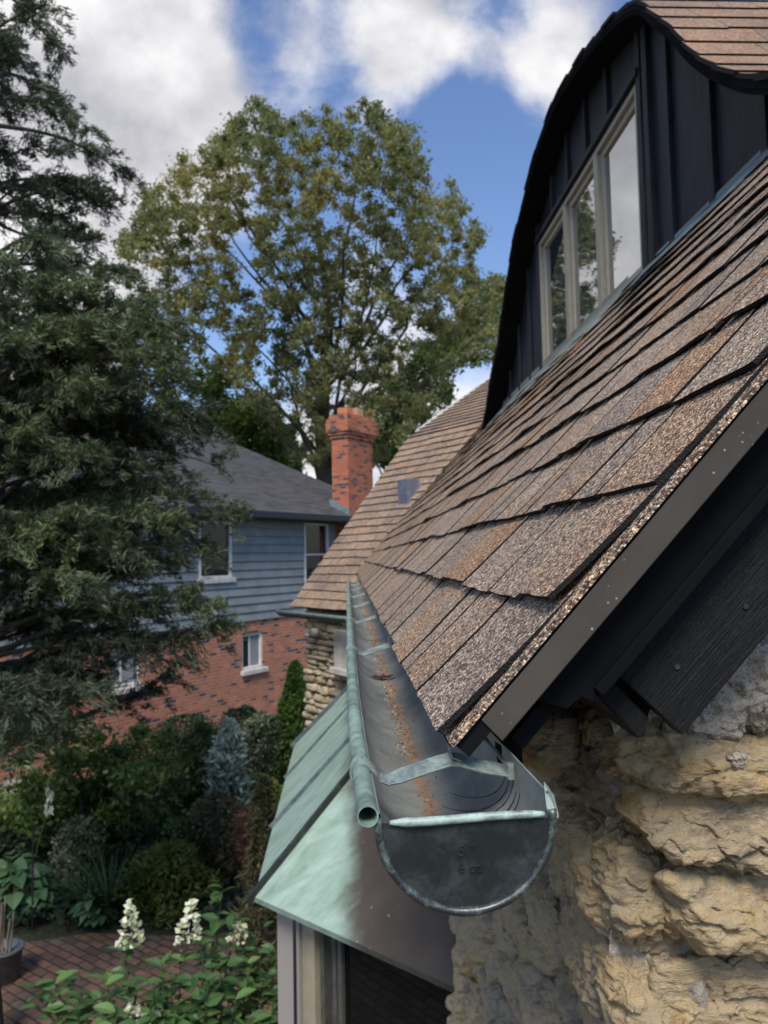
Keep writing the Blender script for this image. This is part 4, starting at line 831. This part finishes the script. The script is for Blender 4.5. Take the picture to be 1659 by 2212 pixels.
# ================================================================ VEGETATION
def tufts(cent, rad, n, size, aspect=.5, shell=.6, flat=1.0, up=0., dirs=None, spread=1.):
    """n leaves round each centre; cent (m,3), rad (m,)"""
    m = len(cent); d = unit(rng.normal(size=(m, n, 3))); rr = rad[:, None]*(shell+(1-shell)*rng.random((m, n)))*(rng.random((m, n))**.25)
    P = cent[:, None]+d*rr[..., None]*np.array([1, 1, flat]); P = P.reshape(-1, 3)
    D = None if dirs is None else np.repeat(dirs, n, 0)
    return P, leaves(P, size*(.7+.6*rng.random(len(P))), aspect, D, spread, up)
def inpoly(px, py, poly):
    poly = np.array(poly, float); x, y = poly.T; x2, y2 = np.roll(x, -1), np.roll(y, -1); c = np.zeros(len(px), bool)
    for a, b, c_, d in zip(x, y, x2, y2):
        k = ((b > py) != (d > py)) & (px < (c_-a)*(py-b)/(d-b+1e-9)+a); c ^= k
    return c
def rndcol(P, scale, seed=0., base=.45, amp=.45, jit=.18):
    return np.clip(base+amp*fbm(P*scale+seed, 3)+rng.normal(size=len(P))*jit, 0, 1)
def limb(mb_, a, b, r0, r1, wob=.06, n=9, k=7):
    a, b = np.array(a, float), np.array(b, float); t = np.linspace(0, 1, n)[:, None]; L = np.linalg.norm(b-a)
    p = a+(b-a)*t+np.stack([fbm(np.stack([t[:, 0]*2+a[0]*3+i*9, t[:, 0]*0+b[2], t[:, 0]*0], -1), 2) for i in range(3)], -1)*wob*L*np.sin(t*pi)
    mb_.tube(p, np.linspace(r0, r1, n), k)
# --- big maple
def bigtree(name, label, cat, poly, holes, depth, thick, ncl, nl, lsize, crad, mt, trunk_px, group=None, seed=0., limbs=26, colbase=.45, coltop=0.):
    poly = np.array(poly, float); x0, y0 = poly.min(0); x1, y1 = poly.max(0); pts = []
    while len(pts) < ncl:
        q_ = np.array([rng.uniform(x0, x1), rng.uniform(y0, y1)]); 
        if not inpoly(q_[:1], q_[1:], poly)[0]: continue
        if any(hypot(q_[0]-h[0], (q_[1]-h[1])) < h[2]*rng.uniform(.75, 1.15) for h in holes): continue
        dp = depth+thick*float(np.clip(rng.normal()*.45, -1, 1)); r = ray(*q_); pts.append(r/np.linalg.norm(r)*dp)
    cen = np.array(pts); rad = crad*(.55+.7*rng.random(ncl))
    r_ = ray(*trunk_px); base = r_/np.linalg.norm(r_[:2])*depth*np.array([1, 1, 0]) if False else r_*(depth/np.linalg.norm(r_[:2])); bx_, by_ = base[0], base[1]
    tr_ = thing(name, label, cat, (bx_, by_, -4.), group)
    P, V = tufts(cen, rad, nl, lsize, .62, .1, .8, 0.)
    col = rndcol(P, .35, seed, colbase, .45, .16)
    off = np.array([bx_, by_, -4.])
    o_ = quads('crown', V-off, col, mt, tr_)
    mb_ = MB(); ztp = cen[:, 2].max(); zt_ = -4+(ztp+4)*.80
    tp = np.array([[bx_+.02*depth*.3*sin(z_*.5), by_, z_] for z_ in np.linspace(-4, zt_, 14)]); mb_.tube(tp-off, np.linspace(.017*depth, .003*depth, 14), 10)
    for i in rng.choice(ncl, min(limbs, ncl), replace=False):
        c = cen[i]; zb = -4+(c[2]+4)*rng.uniform(.45, .72); xb = np.array([np.interp(zb, tp[:, 2], tp[:, 0]), by_, zb]); limb(mb_, xb-off, c-off, .0030*depth, .0007*depth, .12)
        for j in rng.choice(ncl, 3, replace=False):
            if np.linalg.norm(cen[j]-c) < crad*4: limb(mb_, (xb*.4+c*.6)-off, cen[j]-off, .0018*depth, .0006*depth, .06, 6, 5)
    mb_.build('trunk', M['bark'], tr_, smooth=True)
    return tr_
mp_poly = [(268, 610), (262, 520), (300, 430), (345, 400), (372, 345), (430, 330), (478, 268), (520, 262), (545, 222), (568, 215), (590, 250), (640, 235), (700, 238), (745, 225), (785, 212), (830, 238), (860, 262), (895, 268), (905, 330), (945, 375), (985, 400), (990, 440), (1035, 470), (1045, 510), (1015, 560), (1050, 585), (1088, 580), (1092, 640), (1085, 760), (1030, 770), (990, 830), (960, 890), (905, 925), (830, 990), (740, 1015), (640, 1000), (600, 930), (540, 900), (500, 800), (430, 790), (380, 760), (330, 730), (285, 680)]
bigtree('maple_tree', 'tall broad olive-green tree with yellowing leaves rising behind the brick chimney', 'tree', mp_poly,
        [(520, 530, 40), (535, 600, 34), (700, 460, 16), (850, 480, 16), (900, 720, 20), (620, 820, 18), (340, 600, 16), (600, 320, 10), (760, 640, 12), (470, 740, 30), (560, 820, 26), (430, 430, 18), (640, 380, 12), (960, 500, 16), (900, 600, 14), (1010, 810, 34), (780, 520, 12), (470, 500, 12), (980, 690, 14), (820, 700, 10)],
        50, 8.0, 1550, 115, .20, .80, M['l_maple'], (705, 1000), seed=1., colbase=.42, limbs=20)
bigtree('round_tree', 'dark green leafy tree showing between the cedar and the grey hip roof', 'tree', [(440, 1010), (440, 830), (480, 790), (520, 850), (560, 870), (610, 900), (640, 970), (640, 1020)], [(500, 850, 14)], 60, 4, 150, 170, .33, 1.4, M['l_mid'], (540, 1000), 'background trees behind the houses', 2., 10, .5)
bigtree('round_tree', 'dark green tree between the chimney and the tan wing roof', 'tree', [(790, 1040), (790, 880), (840, 830), (900, 770), (960, 700), (1020, 620), (1090, 600), (1100, 760), (1020, 800), (960, 860), (905, 920), (850, 1000)], [(1000, 820, 30), (930, 870, 22), (1040, 700, 20)], 62, 4, 130, 190, .33, 1.3, M['l_mid'], (860, 1000), 'background trees behind the houses', 3., 10, .5)
bigtree('round_tree', 'yellow-green tree glimpsed through the boughs of the cedar', 'tree', [(60, 1000), (60, 760), (180, 700), (280, 720), (380, 730), (430, 800), (440, 980), (300, 1000)], [(120, 760, 40), (230, 800, 30)], 58, 4, 110, 150, .36, 1.4, M['l_mid'], (250, 1000), 'background trees behind the houses', 4., 10, .7)
# --- cedar on the left
cx, cyy = float(onY(-40, 1200, 6.6)[0]), 6.6
cedar = thing('cedar_tree', 'large dark green cedar with feathery boughs filling the left side', 'tree', (cx, cyy, -4.))
off = np.array([cx, cyy, -4.]); mbt = MB(); tz = np.linspace(-4, 5.6, 16); mbt.tube(np.array([[cx+.10*sin(z_*1.1), cyy+.08*cos(z_*.9), z_] for z_ in tz])-off, np.linspace(.17, .02, 16), 10)
tips = [(95, 10, 0), (60, -60, 0), (140, 125, 0), (60, 160, 0), (205, 292, 0), (165, 275, 0), (120, 330, 0), (270, 378, 0), (210, 400, 0), (300, 385, 0) if False else (230, 440, 0), (150, 470, 0), (255, 470, 0), (235, 530, 0), (180, 560, 0), (90, 520, 0), (120, 580, 0), (60, 440, 0),
        (300, 640, 0), (250, 660, 0), (200, 690, 0), (330, 720, 0), (130, 720, 0), (395, 720, 0), (60, 760, 0), (430, 820, 0), (380, 800, 0), (300, 800, 0), (200, 830, 0), (470, 880, 0), (440, 930, 0), (490, 960, 0), (360, 900, 0), (260, 900, 0), (120, 900, 0), (480, 1010, 0), (430, 1020, 0), (350, 1010, 0), (240, 1010, 0), (100, 1020, 0),
        (470, 1110, 0), (500, 1120, 0), (400, 1120, 0), (320, 1110, 0), (200, 1120, 0), (80, 1130, 0), (450, 1190, 0), (470, 1210, 0), (380, 1210, 0), (280, 1220, 0), (150, 1220, 0), (60, 1240, 0), (430, 1280, 0), (460, 1320, 0), (490, 1345, 0), (430, 1380, 0), (400, 1410, 0), (340, 1330, 0), (250, 1330, 0), (150, 1330, 0), (50, 1340, 0),
        (300, 1400, 0), (220, 1430, 0), (240, 1470, 0), (130, 1430, 0), (60, 1440, 0), (170, 1500, 0), (100, 1520, 0), (30, 1530, 0), (190, 1400, 0), (20, 1600, 0), (90, 1590, 0), (0, 1480, 0), (60, 1560, 0), (120, 1480, 0), (150, 1560, 0), (-20, 1600, 0), (50, 1500, 0), (120, 640, 0), (170, 630, 0), (60, 620, 0), (220, 610, 0), (30, 690, 0), (270, 590, 0), (0, 540, 0), (10, 260, 0), (0, 100, 0), (20, 900, 0), (10, 1150, 0)]
TIPS = [(x, y) for x, y, _ in tips]
for _ in range(120):      # boughs filling the interior and the far side
    y = rng.uniform(700, 1300) if _ < 100 else rng.uniform(1300, 1560); xm = np.interp(y, [0, 300, 600, 800, 1000, 1200, 1350, 1450, 1560], [60, 160, 200, 360, 430, 400, 200, 120, 80]); TIPS.append((rng.uniform(-260, xm), y))
for _ in range(30):
    y = rng.uniform(-120, 560); xm = np.interp(y, [-120, 0, 300, 600], [10, 40, 130, 170]); TIPS.append((rng.uniform(-260, xm), y))
SP = []; SDr = []; ntip = 0
for k, (px, py) in enumerate(TIPS):
    dpt = cyy+rng.uniform(-1.5, 1.3); tip = onY(px, py, dpt); Ld = np.linalg.norm(tip[:2]-off[:2]); z0 = tip[2]-rng.uniform(.05, .25)*Ld-.05
    a_ = np.array([cx, cyy, z0]); n_ = 12; t = np.linspace(0, 1, n_)[:, None]; bow_ = np.array([0, 0, 1.])*Ld*rng.uniform(.02, .13)
    pth = a_+(tip-a_)*t+bow_*np.sin(t*pi)+rng.normal(size=3)*.06*Ld*np.sin(t*pi); mbt.tube(pth-off, np.linspace(.008+.011*Ld, .003, n_), 5)
    # side branchlets
    nb_ = int(10+Ld*14)
    for j in range(nb_):
        f = rng.uniform(.30, 1.0)**.75; p_ = pth[int(f*(n_-1))]+(tip-a_)/n_*rng.random(); dr = unit(tip-a_); sd_ = unit(np.cross(dr, [0, 0, 1]))*rng.choice([-1, 1]); d_ = unit(dr*.8+sd_*rng.uniform(.3, 1.1)+np.array([0, 0, rng.uniform(-.75, .65)])); ln = rng.uniform(.16, .46)*(1.15-.5*f)
        m_ = int(5+ln*34); tt = rng.random(m_); q_ = p_+d_*ln*tt[:, None]+np.array([0, 0, -.45])*ln*(tt[:, None]**2)+rng.normal(size=(m_, 3))*.014
        SP.append(q_); SDr.append(np.repeat((d_+np.array([0, 0, -.15]))[None], m_, 0))
SP = np.vstack(SP); SDr = np.vstack(SDr)
rep = 5; Pn = np.repeat(SP, rep, 0)+rng.normal(size=(len(SP)*rep, 3))*.015; Dn = np.repeat(SDr, rep, 0)
V = leaves(Pn+unit(Dn)*.01, .038+.05*rng.random(len(Pn)), .17, unit(Dn)*1.25, .62)
col = rndcol(Pn, 1.6, 3., .40, .42, .14); print('cedar leaves', len(Pn))
quads('foliage', V-off, col, M['l_cedar'], cedar); mbt.build('trunk', M['bark'], cedar, smooth=True)
# --- garden
def plant(name, label, cat, base_px, gz=-4., group=None):
    b = onZ(*base_px, gz); return thing(name, label, cat, tuple(b), group), b
def cone_shrub(name, label, cat, base_px, h, r, n, ls, asp, mt, prof=lambda t: 1-t, up=.4, seed=0., lump=.12, base=.45, stemr=.03, droop=0., shell=.5):
    o_, b = plant(name, label, cat, base_px); t = rng.random(n); pr = np.array([prof(x) for x in t]); a = rng.random(n)*2*pi
    rr = pr*r*(shell+(1-shell)*rng.random(n)); P = np.stack([np.cos(a)*rr, np.sin(a)*rr, t*h], -1); P *= (1+lump*fbm(P*(2.2/r)+seed, 3))[:, None]*np.array([1, 1, 0])+np.array([0, 0, 1]); 
    P[:, 2] += .06*h*fbm(P*(3./r)+seed+9, 2)
    D = unit(np.stack([np.cos(a), np.sin(a), a*0+up], -1)); V_ = leaves(P, ls*(.6+.8*rng.random(n)), asp, D, .75)
    quads('foliage', V_, rndcol(P, 3./r*.4, seed, base, .4, .18), mt, o_)
    m_ = MB(); m_.tube([(0, 0, 0), (.01, 0, h*.5), (0, .01, h*.9)], [stemr, stemr*.6, stemr*.2], 7); m_.build('stem', M['bark'], o_); return o_
cone_shrub('arborvitae', 'narrow bright green conical evergreen beside the patina hood', 'shrub', (642, 1692), 2.14, .60, 20000, .075, .4, M['l_arbor'], lambda t: (1-t)**.62*min(1, t*9+.7), .9, 1., .05)
cone_shrub('blue_juniper', 'silvery blue juniper with feathery upright sprays in the garden', 'shrub', (497, 1850), 1.82, .36, 3400, .15, .26, M['l_blue'], lambda t: min(1, t*6+.35)*(1-t)**.55*(1.0 if t > .3 else .55), .9, 2., .6, .55)
cone_shrub('weeping_conifer', 'dark green weeping conifer drooping behind the blue juniper', 'shrub', (440, 1795), 1.5, .50, 7000, .12, .2, M['l_dark'], lambda t: .45+.55*(1-t)**.6 if t < .92 else .25, -1.2, 3., .4, .4)
cone_shrub('grey_shrub', 'pale grey-green bushy shrub between the juniper and the conical evergreen', 'shrub', (577, 1695), 1.2, .52, 5000, .07, .6, M['l_var'], lambda t: math.sqrt(max(0, 1-(2*t-1)**2))*.9+.1, .3, 4., .3, .2)
cone_shrub('round_yew', 'round golden-green clipped yew mound in mid garden', 'shrub', (362, 1968), .72, .50, 6500, .085, .28, M['l_yew'], lambda t: math.sqrt(max(0, 1-(1.5*t-.5)**2)), .5, 5., .5, .6)
cone_shrub('variegated_shrub', 'small upright variegated shrub left of the lily clump', 'shrub', (172, 1925), .85, .30, 2600, .05, .65, M['l_var'], lambda t: .5+.5*sin(t*pi), .5, 6., .4, .5)
cone_shrub('dark_shrub', 'very dark small conifer at the foot of the brick wall', 'shrub', (527, 1640), 1.0, .55, 5000, .08, .4, M['l_dark'], lambda t: math.sqrt(max(0, 1-(2*t-1)**2)), .3, 7., .3, .35)
cone_shrub('bronze_shrub', 'bronze and brown shrub below the blue juniper', 'shrub', (470, 1905), 1.05, .42, 3600, .07, .45, M['l_brown'], lambda t: math.sqrt(max(0, 1-(2*t-1)**2)), .3, 8., .4, .5)
cone_shrub('rust_shrub', 'rust-red dying shrub beside the tip of the patina hood', 'shrub', (545, 1975), 1.15, .22, 2200, .06, .4, M['l_red'], lambda t: .3+.7*t if t < .8 else 1-(t-.8)*3, .3, 9., .5, .5)
cone_shrub('brown_conifer', 'thin brown-green conifer behind the hydrangea', 'shrub', (575, 2150), 1.9, .33, 6000, .08, .25, M['l_brown'], lambda t: (1-t)**.5*min(1, t*5+.4), .7, 10., .45, .3)
cone_shrub('low_shrub', 'olive green low shrub right of the golden yew', 'shrub', (500, 1900) if False else (560, 1800), .8, .5, 3600, .06, .5, M['l_yew'], lambda t: math.sqrt(max(0, 1-(1.5*t-.5)**2)), .4, 11., .3, .6)
cone_shrub('dusty_shrub', 'dusty dark shrub against the brick wall behind the garden', 'shrub', (400, 1660), 1.0, .75, 5000, .07, .5, M['l_ivy'], lambda t: math.sqrt(max(0, 1-(1.5*t-.5)**2)), .4, 12., .3, .7)
# spreading leafy shrub (left) built of limbs and leaf clumps
def spread_shrub(name, label, base_px, tips_, depthvar, n, ls, mt, seed, base=.5, rad=.30, asp=.55):
    o_, b = plant(name, label, 'shrub', base_px); m_ = MB(); cen = []
    for px, py in tips_:
        q_ = onY(px, py, b[1]+rng.uniform(-depthvar, depthvar)); limb(m_, (0, 0, 0), q_-b, .028, .006, .10, 8, 6); cen += [q_-b, (q_-b)*.82+rng.normal(size=3)*.08, (q_-b)*.66+rng.normal(size=3)*.12]
    cen = np.array(cen); P, V_ = tufts(cen, rad*(.6+.8*rng.random(len(cen))), n, ls, asp, .3, .6, .1); quads('foliage', V_, rndcol(P, 1.2, seed, base, .45, .18), mt, o_); m_.build('stem', M['bark'], o_); return o_
spread_shrub('leafy_shrub', 'wide spreading green leafy shrub in front of the brick wall', (190, 1880), [(60, 1690), (110, 1600), (150, 1640), (200, 1590), (250, 1620), (300, 1580), (340, 1650), (380, 1700), (290, 1680), (230, 1690), (160, 1720), (90, 1750), (330, 1760), (260, 1770), (190, 1790), (50, 1640), (30, 1760), (400, 1780), (130, 1560), (350, 1600)], .9, 230, .085, M['l_mid'], 13., .34, .34)
spread_shrub('dark_leafy_shrub', 'low dark leafy shrub in the shade under the cedar', (120, 1860), [(20, 1780), (80, 1800), (140, 1810), (220, 1820), (290, 1830), (0, 1830), (330, 1800), (380, 1830), (420, 1860)], .8, 240, .08, M['l_ivy'], 14., .45, .36)
spread_shrub('fern_clump', 'loose fern-like green clump behind the golden yew', (300, 1900), [(240, 1800), (270, 1790), (310, 1800), (340, 1820), (400, 1800), (430, 1830), (220, 1840)], .5, 130, .10, M['l_dark'], 15., .6, .22, .3)
# strap-leaved lily clumps
def blade_clump(name, label, base_px, h, r, n, wd, mt, seed):
    o_, b = plant(name, label, 'plant', base_px); Vs = []; 
    for i in range(n):
        a = rng.random()*2*pi; ln = h*rng.uniform(.7, 1.2); o0 = np.array([cos(a), sin(a), 0])*.12*rng.random(); d_ = np.array([cos(a), sin(a), 0]); sd_ = np.array([-sin(a), cos(a), 0]); p_ = None
        for k in range(5):
            t = k/5; t2 = (k+1)/5; f = lambda t_: o0+d_*r*t_**1.4*1.1+np.array([0, 0, ln*(t_*1.25-.55*t_*t_)]); w1, w2 = wd*(1-t)**.6, wd*(1-t2)**.6
            Vs += [f(t)-sd_*w1, f(t)+sd_*w1, f(t2)+sd_*w2, f(t2)-sd_*w2]
    Vs = np.array(Vs); quads('blade', Vs, np.repeat(rng.random(n), 5), mt, o_); return o_
blade_clump('lily_clump', 'clump of long arching strap leaves before the variegated shrub', (235, 1985), .75, .55, 120, .016, M['l_dark'], 1)
blade_clump('grass_clump', 'smaller tuft of narrow arching leaves near the hosta', (190, 1960), .5, .4, 80, .010, M['l_hosta'], 2)
# broad leaves (hosta and hydrangea)
def broadleaf(cen, dirs, size, wdf=.55, curl=.25):
    """pointed oval leaves of 2 x 4 quads folded on the midrib"""
    out = []; ts = [0, .22, .5, .78, 1.]; wv_ = [.10, .78, 1., .62, .03]
    for c, d, s_ in zip(cen, dirs, size):
        d = unit(d); up_ = np.array([0, 0, 1.]); sd_ = np.cross(d, up_); sd_ = unit(sd_) if np.linalg.norm(sd_) > .05 else np.array([1., 0, 0]); nn_ = np.cross(sd_, d)
        tw = rng.normal()*.35; sd_ = sd_*cos(tw)+nn_*sin(tw); nn_ = np.cross(sd_, d); mid = [c+d*s_*t-nn_*s_*curl*t*t for t in ts]
        L_ = [m_-sd_*s_*wdf/2*w_+nn_*s_*.10*w_ for m_, w_ in zip(mid, wv_)]; R__ = [m_+sd_*s_*wdf/2*w_+nn_*s_*.10*w_ for m_, w_ in zip(mid, wv_)]
        for k in range(4): out += [mid[k], mid[k+1], L_[k+1], L_[k], mid[k], R__[k], R__[k+1], mid[k+1]]
    return np.array(out)
def hosta(label, base_px, n, r, s, h):
    o_, b = plant('hosta', label, 'plant', base_px, group='hostas at the edge of the patio'); a = rng.random(n)*2*pi; rr = r*rng.random(n)**.6
    cen = np.stack([np.cos(a)*rr*.5, np.sin(a)*rr*.5, h*(1-.5*rr/r)*(.6+.5*rng.random(n))], -1); d = np.stack([np.cos(a), np.sin(a), .25-.3*rng.random(n)], -1)
    quads('leaf_mass', broadleaf(cen, d, s*(.7+.6*rng.random(n)), .7, .35), np.repeat(rng.random(n), 8), M['l_hosta'], o_); return o_
hosta('broad-leaved hosta clump at the left edge above the cane pot', (25, 1985), 60, .42, .24, .8)
hosta('smaller hosta clump beside the black stake', (75, 1990), 44, .26, .19, .35)
hosta('low yellow-tinged hosta clump at the patio edge below the lilies', (205, 2003), 46, .22, .16, .4)
# hosta flower stalk
o_, b = plant('flower_stalk', 'leaning stalk with white hanging bells above the dark shrubs', 'flower', (62, 1960))
t1 = onY(112, 1705, b[1]-.3)-b; m_ = MB(); pth = np.array([[0, 0, 0], t1*.5+np.array([-.03, 0, .05]), t1*.8, t1]); m_.tube(pth, .008, 6); m_.build('stem', M['stem'], o_)
cen = np.array([t1*(.80+.2*f)+rng.normal(size=3)*.02 for f in rng.random(26)]); quads('petals', leaves(cen, .09, .5, np.tile([.2, 0, -1.], (26, 1)), .3), .6+.4*rng.random(26), M['petal'], o_)
# hydrangea in front
hb = onY(330, 2200, 5.1); hbx = np.array([hb[0], 5.1, -4.])
hyd = thing('hydrangea', 'hydrangea bush with broad green leaves and white cone flowers beside the patio', 'shrub', tuple(hbx)); m_ = MB(); cen = []; dirs = []; sz = []
shoots = [(270, 2060), (330, 2130), (390, 2070), (480, 1925), (470, 2000), (505, 1985), (420, 2130), (540, 2090), (575, 2140), (600, 2060), (560, 2010), (150, 2110), (120, 2130), (180, 2170), (230, 2120), (300, 2210), (360, 2190), (250, 2190), (450, 2170), (510, 2160), (480, 2080), (440, 2040), (380, 2230), (550, 2210), (600, 2200), (200, 2230), (330, 2260), (430, 2250), (500, 2250), (150, 2260), (270, 2280), (400, 2300), (530, 2300), (290, 2130), (350, 2080), (120, 2190), (170, 2210), (220, 2160), (260, 2240), (320, 2170), (370, 2140), (410, 2180), (450, 2120), (490, 2210), (530, 2130), (570, 2240), (600, 2150), (80, 2140), (350, 2260), (470, 2270), (560, 2080), (520, 2050)]
for i, (px, py) in enumerate(shoots):
    q_ = onY(px, py, 5.1+rng.uniform(-.35, .35) if i != 3 else 5.15)-hbx; limb(m_, np.array([q_[0]*.25, rng.normal()*.1, 0]), q_, .010, .004, .07, 8, 5)
    for k in range(38):
        f = 1-.038*(k//2)*(.8+.4*rng.random()); a = (k//2)*1.57+(k % 2)*pi+rng.normal()*.3; d_ = np.array([cos(a), sin(a), rng.uniform(-.05, .35) if k > 3 else .5]); cen.append(np.array([q_[0]*(.25+.75*f), q_[1]*f, q_[2]*f])+rng.normal(size=3)*.015); dirs.append(d_); sz.append(rng.uniform(.075, .145))
quads('leaf_mass', broadleaf(cen, dirs, sz, .56, .22), np.repeat(np.clip(.45+.3*rng.normal(size=len(cen)), 0, 1), 8), M['l_hyd'], hyd); m_.build('stem', M['stem'], hyd)
for (px, py, hh) in ((285, 2045, .27), (405, 2040, .27), (512, 2030, .10), (290, 2215, .14)):
    tip = onY(px, py, 5.0)-hbx; n_ = 120 if hh > .2 else 60; t = rng.random(n_); a = rng.random(n_)*2*pi; rr = .085*(1-t)**.75*(.6+.5*rng.random(n_)); P = np.stack([np.cos(a)*rr+.03*t-.05*t*(px < 300), np.sin(a)*rr, t*hh], -1)+tip
    V_ = leaves(P+rng.normal(size=P.shape)*.006, .026+.026*rng.random(n_), .8, np.stack([np.cos(a), np.sin(a), a*0+.3], -1), .5); quads('flower_panicle', V_, np.clip(rng.random(n_)*.9+.12, 0, 1), M['petal'], hyd)
# ivy ground cover (stuff)
n_ = 60000; gx = rng.uniform(-9, 3.0, n_); gy = rng.uniform(7.6, 22, n_); pj = np.stack([gx, gy], -1); kp = np.ones(n_, bool)
edge_y = np.interp(gx, [float(p_[0]) for p_ in pe], [float(p_[1]) for p_ in pe]); kp &= gy > edge_y+.05+.1*fbm(np.stack([gx*2, gx*0, gx*0], -1), 2); kp &= (gx*n3_[0]+gy*n3_[1]) > kk+.1
P = np.stack([gx, gy, -3.95+.10*np.abs(fbm(np.stack([gx*1.2, gy*1.2, gx*0], -1), 3))+.08*rng.random(n_)], -1)[kp]
quads('ivy_ground_cover', leaves(P, .085*(.7+.6*rng.random(len(P))), .8, None, .8, .3), rndcol(P, .8, 5., .4, .5, .15), M['l_ivy'], kind='stuff', label='dark ivy ground cover between the garden shrubs')
# grass tufts in the patio joints (stuff)
n_ = 2600; gx = rng.uniform(-4.5, .1, n_); gy = rng.uniform(4.5, 8.2, n_); kp = fbm(np.stack([gx*2.5, gy*2.5, gx*0], -1), 3) > .28; P = np.stack([gx, gy, gx*0-3.97], -1)[kp]
quads('patio_weeds', leaves(P, .04, .5, None, .8, .5), rng.random(len(P)), M['l_mid'], kind='stuff', label='small weeds growing in the joints of the brick patio')
# loose boulders at the wall foot
mb = MB(); c = onZ(500, 1655, -4.); add_stone(mb, (0, 0, .28), (.75, .4, .32), I3, 20, 2.4, .10, .05, 2.5, 1., 3.)
rk_ = mb.build('garden_boulder', M['stone'], smooth=True, label='low grey boulder at the foot of the neighbour brick wall', category='boulder'); rk_.location = tuple(c)
mb = MB(); add_stone(mb, (0, 0, .2), (.45, .3, .22), I3, 16, 2.2, .08, .04, 3., 1., 7.); rk_ = mb.build('garden_boulder', M['stone'], smooth=True, label='pinkish grey boulder left under the leafy shrub', category='boulder'); rk_.location = tuple(onZ(20, 1735, -4.))
# pot with canes
o_, b = plant('planter_pot', 'grey metal planter pot at the left edge of the patio', 'pot', (8, 2120)); m_ = MB(); pf = [(.0, .0), (.13, 0), (.17, .30), (.185, .30), (.185, .32), (.165, .32), (.155, .27), (0, .27)]
a = np.linspace(0, 2*pi, 28, endpoint=False); m_.grid(np.array([[(r_*cos(x), r_*sin(x), z_) for x in a] for r_, z_ in pf]), 0, closed=True); m_.build('pot_body', M['galv'], o_, smooth=True)
for (px, py, wx) in ((12, 1935, -.02), (30, 1970, .04), (22, 1985, .0), (4, 1950, -.06)):
    tip = onY(px, py, b[1]+rng.normal()*.04); m_ = MB(); m_.tube([(0, 0, 0), tuple((tip-(b+np.array([wx, 0, .1])))*.5+rng.normal(size=3)*.006), tuple(tip-(b+np.array([wx, 0, .1])))], [.014, .012, .009], 7)
    k_ = m_.build('cane', M['cane']); k_.location = tuple(b+np.array([wx, 0, .1])); k_['category'] = 'cane'; k_['group'] = 'dry canes standing in the grey pot'; k_['label'] = 'dry brown cane standing in the grey planter pot'
o_, b = plant('garden_stake', 'black metal stake standing behind the canes by the hostas', 'stake', (70, 2010)); m_ = MB(); m_.tube([(0, 0, 0), (0, 0, 1.05)], .011, 7); m_.tube([(0, 0, 1.05), (.0, 0, 1.08)], .018, 7); m_.build('pole', M['dkmetal'], o_)
bpy.context.view_layer.update()
